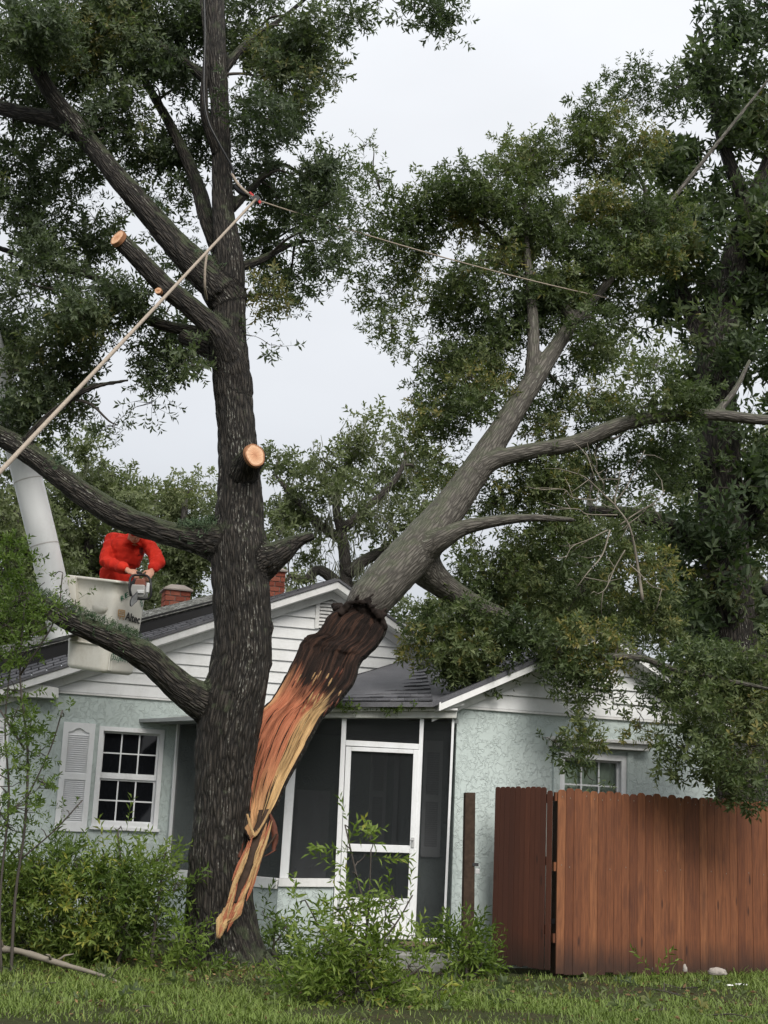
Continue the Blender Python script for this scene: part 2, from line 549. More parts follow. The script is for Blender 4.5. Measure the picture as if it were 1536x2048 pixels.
t = NT('window_glass', 0.04, 0.5)
t.color((0.008, 0.009, 0.011))
t.b.inputs['Coat Weight'].default_value = 0.0
MAT['window_glass'] = t.m
t = NT('clear_glass', 0.02, 0.5)
tr = t.n.new('ShaderNodeBsdfTransparent'); mx = t.n.new('ShaderNodeMixShader'); fr = t.n.new('ShaderNodeFresnel'); fr.inputs[0].default_value = 1.45
gl = t.n.new('ShaderNodeBsdfGlossy'); gl.inputs['Roughness'].default_value = 0.02
t.l.new(fr.outputs[0], mx.inputs[0]); t.l.new(tr.outputs[0], mx.inputs[1]); t.l.new(gl.outputs[0], mx.inputs[2]); t.l.new(mx.outputs[0], t.out.inputs['Surface'])
MAT['clear_glass'] = t.m
t = NT('insect_screen', 0.7, 0.2)
t.color((0.020, 0.022, 0.024))
tr = t.n.new('ShaderNodeBsdfTransparent'); mx = t.n.new('ShaderNodeMixShader'); mx.inputs[0].default_value = 0.36
t.l.new(t.b.outputs[0], mx.inputs[2]); t.l.new(tr.outputs[0], mx.inputs[1]); t.l.new(mx.outputs[0], t.out.inputs['Surface'])
MAT['insect_screen'] = t.m

t = NT('fence_wood', 0.62, 0.3)
co = t.coord('Object', (1, 1, 0.06))
g = t.noise(co, 55, 5, 0.65, 0.8)
c = t.ramp(t.objrand(), [(0.0, (0.150, 0.053, 0.023)), (0.5, (0.210, 0.078, 0.033)), (1.0, (0.270, 0.108, 0.046))])
c = t.mix(t.ramp(g, [(0.35, 0.0), (0.62, 0.55)]), c, (0.060, 0.022, 0.013))
bl = t.noise(t.coord('Object', (1, 1, 0.45)), 4.5, 4, 0.6)
c = t.mix(t.ramp(bl, [(0.52, 0.0), (0.75, 0.5)]), c, (0.055, 0.022, 0.016))
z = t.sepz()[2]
low_dark = t.ramp(t.math('ADD', z, t.math('MULTIPLY', t.noise(t.coord('Object', (1, 1, 0.3)), 6, 4, 0.6), 0.35)), [(0.22, 0.85), (0.52, 0.0)])
c = t.mix(low_dark, c, (0.030, 0.018, 0.014))  # boards darken towards the bottom
kn = t.voronoi(t.coord('Object', (9, 9, 1.9)), 1.0)
c = t.mix(t.ramp(kn, [(0.07, 0.8), (0.13, 0.0)]), c, (0.030, 0.014, 0.010))
t.color(c)
t.bump(g, 0.5, 0.004)
MAT['fence_wood'] = t.m
t2 = MAT['fence_wood'].copy(); t2.name = 'gate_wood'; MAT['gate_wood'] = t2  # fence wood copied darker, the turned gate's shade in its colour
for nd in t2.node_tree.nodes:
    if nd.type == 'VALTORGB' and abs(nd.color_ramp.elements[0].color[0] - 0.150) < 1e-4 and abs(nd.color_ramp.elements[0].color[1] - 0.053) < 1e-4:
        for e_, cc in zip(nd.color_ramp.elements, [(0.055, 0.022, 0.014), (0.075, 0.028, 0.017), (0.10, 0.036, 0.020)]): e_.color = (*cc, 1)
simple('post_wood', (0.045, 0.029, 0.020), 0.8, 0.2, 0.35, 16, 0.4)

# ------------------------------------------------------------------ ground
def ground_z(x, y):
    return 0.035 * np.sin(x * 0.9 + 0.4) * np.cos(y * 0.7) + 0.03 * np.sin(x * 0.37 - y * 0.53)
def make_ground():
    xs = np.concatenate([np.linspace(-90, -8, 20), np.linspace(-7, 7, 80), np.linspace(8, 90, 20)])
    ys = np.concatenate([np.linspace(-30, 8, 12), np.linspace(8.6, 17, 60), np.linspace(18, 100, 24)])
    X, Y = np.meshgrid(xs, ys)
    Z = ground_z(X, Y)
    # a low soil mound round the foot of the oak
    b = at(455, 1925, 13.0)
    Z = Z + 0.10 * np.exp(-((X - b[0]) ** 2 + (Y - b[1]) ** 2) / 0.9)
    V = np.stack([X.ravel(), Y.ravel(), Z.ravel()], 1)
    nx, ny = len(xs), len(ys)
    F = np.array([(j * nx + i, j * nx + i + 1, (j + 1) * nx + i + 1, (j + 1) * nx + i) for j in range(ny - 1) for i in range(nx - 1)])
    t = NT('lawn_soil', 0.95, 0.15)
    co = t.coord('Object')
    g = t.ramp(t.noise(co, 26, 5, 0.7), [(0.3, (0.022, 0.026, 0.010)), (0.7, (0.060, 0.068, 0.026))])
    d = t.ramp(t.noise(co, 40, 5, 0.7), [(0.3, (0.030, 0.021, 0.014)), (0.7, (0.095, 0.068, 0.044))])
    t.color(t.mix(t.ramp(t.noise(co, 1.1, 5, 0.65), [(0.50, 0.0), (0.66, 1.0)]), g, d))
    t.bump(t.noise(co, 60, 4, 0.7), 0.8, 0.03)
    o = link('ground', raw_mesh('ground', V, F, True), t.m)
    o['kind'] = 'structure'
make_ground()

# ------------------------------------------------------------------ planes of the house
class Plane:
    def __init__(self, o, psi):
        self.o = np.array([o[0], o[1], 0.0]); self.psi = psi
        self.t = np.array([math.cos(psi), math.sin(psi), 0]); self.n = np.array([math.sin(psi), -math.cos(psi), 0])
    def hit(self, px, py):
        d = ray(px, py)
        k = np.dot(self.o - CAM, self.n) / np.dot(d, self.n)
        return CAM + d * k
    def sz(self, px, py):
        p = self.hit(px, py); return float(np.dot(p - self.o, self.t)), float(p[2])
    def pt(self, s, z, off=0.0):
        p = self.o + self.t * s + self.n * off; return np.array([p[0], p[1], z])
    def box(self, mb, s0, s1, z0, z1, a, b):
        q = [(s0, z0), (s1, z0), (s1, z1), (s0, z1)]
        return mb.prism([self.pt(s, z, b) for s, z in q], [self.pt(s, z, a) for s, z in q])
    def poly(self, mb, q, a, b):
        return mb.prism([self.pt(s, z, b) for s, z in q], [self.pt(s, z, a) for s, z in q])
    def pix(self, mb, q, a, b):
        return self.poly(mb, [self.sz(*p) for p in q], a, b)
    def wall(self, mb, s0, s1, z0, z1, holes, a, b):
        """wall slab with rectangular holes (s0,s1,z0,z1)"""
        ss = sorted({s0, s1, *[h[0] for h in holes], *[h[1] for h in holes]})
        zs = sorted({z0, z1, *[h[2] for h in holes], *[h[3] for h in holes]})
        for i in range(len(ss) - 1):
            for j in range(len(zs) - 1):
                cs, cz = (ss[i] + ss[i + 1]) / 2, (zs[j] + zs[j + 1]) / 2
                if any(h[0] < cs < h[1] and h[2] < cz < h[3] for h in holes): continue
                self.box(mb, ss[i], ss[i + 1], zs[j], zs[j + 1], a, b)
        return mb

PSI = R(17)
PM = Plane(at(115, 1383, 16.4), PSI)
PW = Plane(at(912, 1425, 14.85), PSI)
pc, pd = at(572, 1760, 14.8), at(906, 1760, 14.72)
PP = Plane(pc, math.atan2(pd[1] - pc[1], pd[0] - pc[0]))
house = empty('house', at(700, 1900, 15.5), 'single-storey pale aqua stucco house with white gables behind the split oak', 'house')

# --- main block -----------------------------------------------------------
def clapboards(P, parent, left, right, zbot, step, mossy=None, holes=()):
    """left/right: rake lines ((s0,z0),(s1,z1)); one board per course"""
    def s_on(line, z):
        (a, b), (c, d) = line
        return a + (c - a) * (z - b) / (d - b)
    ztop = min(max(left[0][1], left[1][1]), max(right[0][1], right[1][1]))
    z = zbot; k = 0
    while z < ztop - 0.02:
        z1 = min(z + step, ztop - 0.005)
        spans = [(s_on(left, z), s_on(right, z), s_on(left, z1), s_on(right, z1))]
        for h in holes:
            if z1 > h[2] and z < h[3]:
                a, b, c, d = spans[-1]
                spans = [(a, h[0], c, h[0]), (h[1], b, h[1], d)]
        for (a, b, c, d) in spans:
            if b - a < 0.03 or d < c: continue
            mb = MB()
            j = random.uniform(-0.0015, 0.0015)
            mb.prism([P.pt(a, z + .004, 0.034 + j), P.pt(b, z + .004, 0.034 + j), P.pt(d, z1 + 0.012, 0.008), P.pt(c, z1 + 0.012, 0.008)],
                     [P.pt(a, z + .004, 0.001), P.pt(b, z + .004, 0.001), P.pt(d, z1 + 0.012, 0.001), P.pt(c, z1 + 0.012, 0.001)])
            mb.build('siding_board', MAT['mossy_siding'] if (mossy and mossy(k, a)) else MAT['white_siding'], parent)
        z = z1; k += 1

# rake pixel lines
mL0, mApex, mR1 = PM.sz(-30, 1390), PM.sz(664, 1170), PM.sz(842, 1297)
sl = (mApex[1] - mL0[1]) / (mApex[0] - mL0[0]); sr = (mR1[1] - mApex[1]) / (mR1[0] - mApex[0])
mR1 = (mApex[0] + 4.6, mApex[1] + sr * 4.6)
mL0 = (mApex[0] - 5.0, mApex[1] - sl * 5.0)
z_eave = PM.sz(115, 1384)[1]
# window opening in the front wall
w_s0, w_z0 = PM.sz(184, 1652); w_s1, w_z1 = PM.sz(326, 1460)
w_s1 = PM.sz(322, 1560)[0]; w_s0 = PM.sz(190, 1560)[0]
pw = []   # porch openings on the back wall
d2 = (PM.sz(786, 1600)[0], PM.sz(905, 1600)[0], PM.sz(800, 1692)[1], PM.sz(800, 1490)[1])
d1 = (PM.sz(590, 1600)[0], PM.sz(660, 1600)[0], 0.1, PM.sz(620, 1580)[1])
mb = MB()
PM.wall(mb, -3.2, 6.0, -0.2, z_eave, [(w_s0, w_s1, w_z0, w_z1), d2, d1], -0.18, 0)
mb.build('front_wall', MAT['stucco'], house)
gable = MB().add([], [])
PM.poly(gable, [(mL0[0] + 1.2, z_eave + .002), (mR1[0] - .5, z_eave + .002), (mApex[0], mApex[1] - 0.05)], -0.15, 0)
gable_o = gable.build('gable', MAT['white_siding'], house)
vt = (PM.sz(634, 1230)[0], PM.sz(694, 1230)[0], PM.sz(640, 1258)[1], PM.sz(665, 1203)[1])
clapboards(PM, gable_o, ((mL0[0] + 0.35, mL0[1] - 0.0), (mApex[0], mApex[1] - 0.12)), ((mApex[0], mApex[1] - 0.12), (mR1[0] - .3, mR1[1] - .0)), z_eave + 0.01, 0.139,
           mossy=lambda k, a: False, holes=[vt])
mb = MB(); PM.box(mb, mL0[0] + 0.9, mR1[0] - 0.6, z_eave - 0.012, z_eave + 0.012, 0, 0.03); mb.build('drip_strip', MAT['white_trim'], house)
# gable vent
ven = MB()
PM.box(ven, vt[0], vt[1], vt[2], vt[3], -.1, 0.005)
ven_o = ven.build('gable_vent', MAT['roof_edge_black'], house)
for (a, b, c, d) in ((vt[0] - .03, vt[0] + .02, vt[2], vt[3]), (vt[1] - .02, vt[1] + .03, vt[2], vt[3])):
    m_ = MB(); PM.box(m_, a, b, c, d, 0.006, 0.045); m_.build('vent_frame', MAT['white_trim'], ven_o)
nv = 8
for i in range(nv):
    z = vt[2] + (i + .2) * (vt[3] - vt[2]) / nv; h = (vt[3] - vt[2]) / nv
    m_ = MB(); q0, q1 = vt[0] + .02, vt[1] - .02
    m_.prism([PM.pt(q0, z, .04), PM.pt(q1, z, .04), PM.pt(q1, z + .012, .04), PM.pt(q0, z + .012, .04)],
             [PM.pt(q0, z + h * .75, .008), PM.pt(q1, z + h * .75, .008), PM.pt(q1, z + h * .75 + .012, .008), PM.pt(q0, z + h * .75 + .012, .008)])
    m_.build('slat', MAT['white_trim'], ven_o)
# rake boards
def rake(P, a, b, parent, name, w, o0, o1, drop):
    (s0, z0), (s1, z1) = a, b
    m_ = MB(); P.poly(m_, [(s0, z0 - drop - w), (s1, z1 - drop - w), (s1, z1 - drop), (s0, z0 - drop)], o0, o1)
    return m_.build(name, MAT['white_trim'], parent)
roof = MB()
def slab(mb, P, a, b, off_f, off_b, th, lift=0.0):
    (s0, z0), (s1, z1) = a, b
    f = [P.pt(s0, z0 + lift, off_f), P.pt(s1, z1 + lift, off_f), P.pt(s1, z1 + lift + th, off_f), P.pt(s0, z0 + lift + th, off_f)]
    k = [P.pt(s0, z0 + lift, off_b), P.pt(s1, z1 + lift, off_b), P.pt(s1, z1 + lift + th, off_b), P.pt(s0, z0 + lift + th, off_b)]
    return mb.prism(f, k)
slab(roof, PM, mL0, mApex, 0.30, -7.0, 0.03, 0.004); slab(roof, PM, mApex, mR1, 0.302, -7.0, 0.03, 0.004)
roof_o = roof.build('roof', MAT['shingle'], house)
for a, b in ((mL0, mApex), (mApex, mR1)):
    rake(PM, a, b, house, 'rake_board', 0.085, 0.22, 0.28, 0.0)
    rake(PM, a, b, house, 'rake_board', 0.10, 0.03, 0.065, 0.085)
    m_ = MB(); slab(m_, PM, (a[0], a[1] - .09), (b[0], b[1] - .09), 0.24, 0.03, 0.02); m_.build('soffit', MAT['white_trim'], house)
# the wedge of shingles, painted shadow gap and weathered rear roof above the left rake
def wedge(P, px0, py0, px1, py1, up0, up1, off0, off1, lo0, lo1):
    """band along the rake from pixel p0 to p1; lower edge lifted lo px, upper edge up px"""
    q = [P.sz(px0, py0 - lo0), P.sz(px1, py1 - lo1), P.sz(px1, py1 - up1), P.sz(px0, py0 - up0)]
    return q
L0, L1 = (-60, 1398), (660, 1170)
q = wedge(PM, *L0, *L1, 34, 7, 0, 0, -2, 0)
nrow = 4
for r in range(nrow):
    f0, f1 = r / nrow, (r + 1) / nrow
    ncol = 26
    for cidx in range(ncol):
        g0, g1 = cidx / ncol + 0.002, (cidx + 1) / ncol - 0.002
        sh = (r % 2) * 0.5 / ncol
        g0, g1 = min(1, g0 + sh), min(1, g1 + sh)
        if g1 - g0 < .005: continue
        def pt(f, g, lift):
            s = q[0][0] + (q[1][0] - q[0][0]) * g
            z = (q[0][1] + (q[1][1] - q[0][1]) * g) * (1 - f) + (q[3][1] + (q[2][1] - q[3][1]) * g) * f
            return PM.pt(s, z + 0.03 + lift, 0.29 - 0.5 * f)
        m_ = MB()
        jz = random.uniform(0, .006)
        m_.prism([pt(f0, g0, .012 + jz), pt(f0, g1, .012 + jz), pt(f1, g1, .004), pt(f1, g0, .004)], [pt(f0, g0, -.012), pt(f0, g1, -.012), pt(f1, g1, -.012), pt(f1, g0, -.012)])
        m_.build('shingle', MAT['shingle'], roof_o)
m_ = MB(); q = wedge(PM, -60, 1398, 520, 1214, 80, 42, 0, 0, 28, 14); PM.poly(m_, q, -0.9, -0.30); m_.build('roof_edge', MAT['roof_edge_black'], roof_o)  # near-black band, the shade of the gap under the rear roof painted in
m_ = MB()
q = wedge(PM, -60, 1398, 520, 1214, 104, 60, 0, 0, 72, 36)
A_ = [PM.pt(q[0][0], q[0][1], -.26), PM.pt(q[1][0], q[1][1], -.26), PM.pt(q[2][0], q[2][1], -.7), PM.pt(q[3][0], q[3][1], -.7)]
m_.prism(A_, [p + np.array([0, .25, -.1]) for p in A_]); m_.build('weathered_ridge', MAT['weathered_roof'], roof_o)
# boxed eave return at the far left
m_ = MB(); PM.pix(m_, [(-40, 1392), (114, 1399), (114, 1379), (50, 1367), (-40, 1370)], 0.03, 0.20); m_.build('eave_return', MAT['white_trim'], house)

# chimneys ------------------------------------------------------------------
def chimney(px0, px1, pyt, pyb, D, label=None):
    c = at((px0 + px1) / 2, pyb, D); w = px2m(px1 - px0, D) * 0.86; ht = px2m(pyb - pyt, D)
    core = MB().box((c[0], c[1], c[2] + ht / 2 - .25), w - .03, w - .03, ht + .5 - .03)
    rot = Matrix.Rotation(PSI, 3, 'Z')
    core = MB(); core.box((c[0], c[1], c[2] + ht / 2 - .27), w - .03, w - .03, ht + .5, rot)
    o = core.build('chimney', MAT['mortar'], house)
    rows = int((ht + .25) / 0.075)
    bl = w / 2.5
    for r in range(rows):
        z = c[2] + ht - 0.075 * (r + .5) - 0.02
        for side in range(4):
            R2 = rot @ Matrix.Rotation(side * math.pi / 2, 3, 'Z')
            x = -w / 2 + (0 if r % 2 else -bl / 2)
            while x < w / 2 - .01:
                a, b = max(x, -w / 2), min(x + bl, w / 2)
                if b - a > .03:
                    p = R2 @ Vector(((a + b) / 2, -w / 2 + .03, 0))
                    m_ = MB(); m_.box((c[0] + p.x, c[1] + p.y, z), b - a - .012, .06 + random.uniform(-.004, .004), .063, R2)
                    m_.build('brick', MAT['brick'], o)
                x += bl
    cap = MB()
    zt = c[2] + ht - .02
    hw = w / 2 + .03
    base = [rot @ Vector((sx * hw, sy * hw, 0)) for sx, sy in ((-1, -1), (1, -1), (1, 1), (-1, 1))]
    topv = [rot @ Vector((sx * hw * .45, sy * hw * .45, .075)) for sx, sy in ((-1, -1), (1, -1), (1, 1), (-1, 1))]
    P0 = [(c[0] + p.x, c[1] + p.y, zt + p.z) for p in base]; P1 = [(c[0] + p.x, c[1] + p.y, zt + .02) for p in base]; P2 = [(c[0] + p.x, c[1] + p.y, zt + .02 + p.z) for p in topv]
    cap.add(P0 + P1 + P2, [(3, 2, 1, 0), (0, 1, 5, 4), (1, 2, 6, 5), (2, 3, 7, 6), (3, 0, 4, 7), (4, 5, 9, 8), (5, 6, 10, 9), (6, 7, 11, 10), (7, 4, 8, 11), (8, 9, 10, 11)])
    cap.build('chimney_cap', MAT['mortar'], o)
chimney(320, 379, 1181, 1222, 19.5)
chimney(508, 568, 1142, 1192, 20.5)

# windows and shutters ------------------------------------------------------
def window(P, s0, s1, z0, z1, cols, rows_, parent, frame_w=0.05, glass='window_glass', depth=-0.10):
    fr_ = MB()
    P.box(fr_, s0, s0 + frame_w, z0, z1, depth - .02, 0.012); P.box(fr_, s1 - frame_w, s1, z0, z1, depth - .02, 0.012)
    P.box(fr_, s0 + frame_w, s1 - frame_w, z1 - frame_w, z1, depth - .02, 0.010); P.box(fr_, s0 + frame_w, s1 - frame_w, z0, z0 + frame_w, depth - .02, 0.010)
    w_ = fr_.build('window', MAT['white_frame'], parent)
    zi0, zi1, si0, si1 = z0 + frame_w, z1 - frame_w, s0 + frame_w, s1 - frame_w
    zm = (zi0 + zi1) / 2
    m_ = MB(); P.box(m_, si0, si1, zm - .022, zm + .022, depth - .01, depth + .045); m_.build('meeting_rail', MAT['white_frame'], w_)
    for half, (a, b) in enumerate(((zi0, zm - .022), (zm + .022, zi1))):
        dd = depth + (0.0 if half == 0 else .02)
        fwid = .022
        for (x0, x1, y0, y1) in ((si0, si0 + fwid, a, b), (si1 - fwid, si1, a, b), (si0 + fwid, si1 - fwid, a, a + fwid), (si0 + fwid, si1 - fwid, b - fwid, b)):
            m_ = MB(); P.box(m_, x0, x1, y0, y1, dd - .008, dd + .022); m_.build('sash_bar', MAT['white_frame'], w_)
        a, b = a + fwid, b - fwid
        ws, hs = (si1 - si0 - 2 * fwid) / cols, (b - a) / rows_
        for i in range(cols):
            for j in range(rows_):
                m_ = MB(); P.box(m_, si0 + fwid + i * ws, si0 + fwid + (i + 1) * ws, a + j * hs, a + (j + 1) * hs, dd - .004, dd)
                m_.build('pane', MAT[glass], w_)
        for i in range(1, cols):
            m_ = MB(); x = si0 + fwid + i * ws; P.box(m_, x - .008, x + .008, a, b, dd + .001, dd + .014); m_.build('muntin', MAT['white_frame'], w_)
        for j in range(1, rows_):
            m_ = MB(); y = a + j * hs; P.box(m_, si0 + fwid, si1 - fwid, y - .008, y + .008, dd + .001, dd + .012); m_.build('muntin', MAT['white_frame'], w_)
    m_ = MB(); P.box(m_, s0 - .02, s1 + .02, z0 - .035, z0, depth, 0.045); m_.build('sill', MAT['white_frame'], w_)
    m_ = MB(); P.box(m_, si0, si1, zi0, zi1, depth - .3, depth - .28)
    return w_
def shutter(P, s0, s1, z0, z1, parent, off=0.0, mat='white_frame', n=21):
    m_ = MB()
    st = (s1 - s0) * .17; rl = (z1 - z0) * .06; rb = (z1 - z0) * .085; zm = z0 + (z1 - z0) * .5
    P.box(m_, s0, s0 + st, z0, z1, off, off + .034); P.box(m_, s1 - st, s1, z0, z1, off, off + .034)
    P.box(m_, s0 + st, s1 - st, z0, z0 + rb, off, off + .032); P.box(m_, s0 + st, s1 - st, zm - rl / 2, zm + rl / 2, off, off + .032)
    # arched top rail
    mid = (s0 + s1) / 2; w = (s1 - s0) / 2 - st
    arc = [(mid - w, z1), (mid - w, z1 - rl * 1.5), (mid - w * .6, z1 - rl * 1.35), (mid - w * .3, z1 - rl * .95), (mid, z1 - rl * .8), (mid + w * .3, z1 - rl * .95), (mid + w * .6, z1 - rl * 1.35), (mid + w, z1 - rl * 1.5), (mid + w, z1)]
    P.poly(m_, arc, off, off + .031)
    P.box(m_, s0 + st * .5, s1 - st * .5, z0 + .01, z1 - .01, off - .001, off + .006)
    o = m_.build('shutter', MAT[mat], parent)
    for (a, b) in ((z0 + rb, zm - rl / 2), (zm + rl / 2, z1 - rl)):
        h = (b - a) / n
        for i in range(n):
            z = a + i * h
            k = MB(); x0, x1 = s0 + st, s1 - st
            if z + h > z1 - rl * 1.5: continue
            k.prism([P.pt(x0, z, off + .028), P.pt(x1, z, off + .028), P.pt(x1, z + h * .85, off + .010), P.pt(x0, z + h * .85, off + .010)],
                    [P.pt(x0, z, off + .020), P.pt(x1, z, off + .020), P.pt(x1, z + h * .85, off + .007), P.pt(x0, z + h * .85, off + .007)])
            k.build('slat', MAT[mat], o)
    return o
window(PM, w_s0, w_s1, w_z0, w_z1, 3, 2, house)
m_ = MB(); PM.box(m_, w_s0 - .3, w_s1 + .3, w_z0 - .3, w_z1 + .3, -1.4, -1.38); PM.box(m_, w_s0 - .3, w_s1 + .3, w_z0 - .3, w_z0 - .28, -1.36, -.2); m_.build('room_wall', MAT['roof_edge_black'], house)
s_a, s_b = PM.sz(117, 1560)[0], PM.sz(181, 1560)[0]
shutter(PM, s_a, s_b, PM.sz(110, 1661)[1], PM.sz(130, 1444)[1], house, 0.002)
s_a2 = PM.sz(8, 1560)[0]
shutter(PM, s_a2 - (s_b - s_a), s_a2, PM.sz(110, 1661)[1], PM.sz(130, 1444)[1], house, 0.002)

# --- porch ------------------------------------------------------------------
porch = MB()
WF, TR = MAT['white_frame'], MAT['white_trim']
def pp(name, q, a, b, mat, parent=house, bevel=0.003):
    m_ = MB(); PP.pix(m_, q, a, b); return m_.build(name, mat, parent, bevel=bevel)
pp('porch_beam', [(598, 1436), (913, 1437), (914, 1423), (598, 1425)], -0.12, 0.06, MAT['gutter_metal'])
pp('drip_edge', [(596, 1425), (915, 1422.5), (915, 1418.5), (596, 1421)], -0.10, 0.10, TR)
pp('porch_post', [(559, 1756), (576, 1756), (598, 1436.5), (581, 1436.5)], -0.08, 0.0, WF)
pp('porch_sill', [(557, 1773), (668, 1774), (668, 1757), (559, 1756.5)], -0.14, 0.03, TR)
pp('knee_wall', [(556, 1773.3), (667, 1774.3), (660, 1930), (546, 1930)], -0.16, 0.0, MAT['stucco'])
pp('porch_post', [(664, 1885), (675, 1885), (693, 1436.8), (684, 1436.8)], -0.07, 0.01, WF)
pp('porch_post', [(822, 1882), (830, 1882), (848, 1437), (840, 1437)], -0.07, 0.01, WF)
pp('porch_post', [(885, 1882), (890, 1882), (909, 1437), (904, 1437)], -0.07, 0.01, WF)
pp('bottom_rail', [(829, 1882), (886, 1883), (886, 1877), (829, 1876)], -0.05, 0.012, WF)
pp('door_header', [(691.2, 1491), (839, 1499), (840, 1488), (691.6, 1480)], -0.05, 0.005, WF)
# screens (thin sheets set back from the frame)
def screen(q, parent=house, off=-0.035):
    m_ = MB(); PP.pix(m_, q, off - .002, off); return m_.build('screen', MAT['insect_screen'], parent)
screen([(574, 1757), (670, 1758), (687, 1437), (596, 1437)])
screen([(691, 1484), (840, 1490), (842, 1437), (692, 1437)])
screen([(829, 1878), (886, 1879), (905, 1437), (846, 1437)])
# screen door
door = MB()
dq = {'tl': (692, 1493), 'tr': (838, 1500), 'bl': (676, 1877), 'br': (823, 1879)}
def dpt(u, v):   # u 0..1 across, v 0..1 down
    a = np.array(dq['tl']) * (1 - u) + np.array(dq['tr']) * u; b = np.array(dq['bl']) * (1 - u) + np.array(dq['br']) * u
    p = a * (1 - v) + b * v; return (p[0], p[1])
def drect(mb, u0, u1, v0, v1, a, b):
    PP.pix(mb, [dpt(u0, v1), dpt(u1, v1), dpt(u1, v0), dpt(u0, v0)], a, b)
drect(door, 0.0, .075, 0, 1, -.035, .018); drect(door, .925, 1.0, 0, 1, -.035, .018)
drect(door, .0752, .9248, 0, .022, -.035, .017)
door_o = door.build('screen_door', WF, house, bevel=.004)
m_ = MB(); drect(m_, .0752, .9248, .505, .545, -.035, .017); m_.build('mid_rail', WF, door_o, bevel=.004)
m_ = MB(); drect(m_, .0752, .9248, .785, 1.0, -.03, .012); m_.build('kick_panel', WF, door_o, bevel=.004)
for v0, v1 in ((.022, .505), (.545, .785)):
    m_ = MB(); drect(m_, .0752, .9248, v0, v1, -.014, -.012); m_.build('door_screen', MAT['insect_screen'], door_o)
m_ = MB(); drect(m_, .945, .985, .462, .515, .0185, .03); m_.build('handle_plate', MAT['steel'], door_o, bevel=.003)
m_ = MB(); p = PP.hit(*dpt(.93, .475)) + PP.n * .06; p2 = PP.hit(*dpt(.965, .475)) + PP.n * .02
m_.tube([p2, p2 + PP.n * .035, p + np.array([0, 0, -.005])], [.007, .007, .006], 8); m_.build('door_handle', MAT['steel'], door_o, True)
# step and threshold
pp('threshold', [(800, 1891), (890, 1892), (889, 1883.5), (800, 1882.5)], -0.10, 0.10, MAT['step_wood'])
pp('porch_base', [(655, 1945), (892, 1945), (890, 1892.4), (657, 1885.3)], -0.20, 0.0, MAT['concrete'])
stp = MB(); a_, b_ = PP.sz(690, 1925)[0], PP.sz(880, 1925)[0]
PP.box(stp, a_, b_, -.1, .10, 0.02, 0.42); stp.build('entry_step', MAT['concrete'], house, bevel=.01)
# side wall of the porch running back to the main wall
cA, cB = at(557, 1765, 14.82), at(334, 1700, 16.75)
PS = Plane(cB, math.atan2(cA[1] - cB[1], cA[0] - cB[0]))
L_ = float(np.dot(cA - cB, PS.t)); zs = PP.sz(560, 1757)[1]; zt = PP.sz(600, 1430)[1]
m_ = MB(); PS.box(m_, 0, L_, -.2, zs - .105, -.14, 0); m_.build('side_knee_wall', MAT['stucco'], house)
m_ = MB(); PS.box(m_, 0, L_, zs - .1045, zs, -.14, .03); m_.build('side_sill', TR, house, bevel=.003)
for s_ in (0.0, 1.15):
    m_ = MB(); PS.box(m_, s_, s_ + .035, zs + .001, zt, -.05, 0.0); m_.build('side_post', WF, house, bevel=.003)
m_ = MB(); PS.box(m_, .035, L_ - .02, zs + .001, zt, -.03, -.028); m_.build('screen', MAT['insect_screen'], house)
m_ = MB(); PS.box(m_, -.02, L_ + .02, zt, zt + .055, -.3, .16); m_.build('side_eave', MAT['gutter_metal'], house)
# porch interior
m_ = MB()
ceil_pts = [PP.pt(-.05, 0, -.13), PP.pt(1.70, 0, -.13), PM.pt(5.2, 0, -0.02), PM.pt(.95, 0, -.02)]
m_.prism([np.array([p[0], p[1], zt - .01]) for p in ceil_pts], [np.array([p[0], p[1], zt + .03]) for p in ceil_pts]); m_.build('porch_ceiling', MAT['porch_ceiling'], house)
m_ = MB()
m_.prism([np.array([p[0], p[1], .0]) for p in ceil_pts], [np.array([p[0], p[1], .12]) for p in ceil_pts]); m_.build('porch_floor', MAT['concrete'], house)
window(PM, *d2, 1, 1, house, 0.06)
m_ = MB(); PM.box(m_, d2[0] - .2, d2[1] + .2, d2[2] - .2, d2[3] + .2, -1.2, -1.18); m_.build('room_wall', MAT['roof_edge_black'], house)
shutter(PM, PM.sz(738, 1600)[0], PM.sz(770, 1600)[0], d2[2], d2[3], house, .002, n=16)
dm = MB(); PM.box(dm, *d1, -.06, -.02); dmo = dm.build('front_door', WF, house)
for (u0, u1, v0, v1) in ((.12, .45, .1, .45), (.55, .88, .1, .45), (.12, .45, .55, .93), (.55, .88, .55, .93)):
    m_ = MB(); PM.box(m_, d1[0] + (d1[1] - d1[0]) * u0, d1[0] + (d1[1] - d1[0]) * u1, d1[2] + (d1[3] - d1[2]) * v0, d1[2] + (d1[3] - d1[2]) * v1, -.02, -.008); m_.build('door_panel', WF, dmo)

# --- wing -------------------------------------------------------------------
wL, wA, wR = PW.sz(862, 1409), PW.sz(1195, 1268), PW.sz(1485, 1480)
zw = PW.sz(1020, 1422)[1]
s_l = PW.sz(909, 1600)[0]; s_r = PW.sz(1430, 1560)[0]
wn0, wn1 = PW.sz(1118, 1560)[0], PW.sz(1252, 1560)[0]
wz1 = PW.sz(1190, 1508)[1]; wz0 = wz1 - 1.25
rb0, rb1 = PW.sz(1098, 1560)[0], PW.sz(1276, 1560)[0]
m_ = MB(); PW.wall(m_, s_l, s_r, -.2, zw, [(wn0, wn1, wz0, wz1)], -.04, 0); m_.build('wing_wall', MAT['stucco'], house)
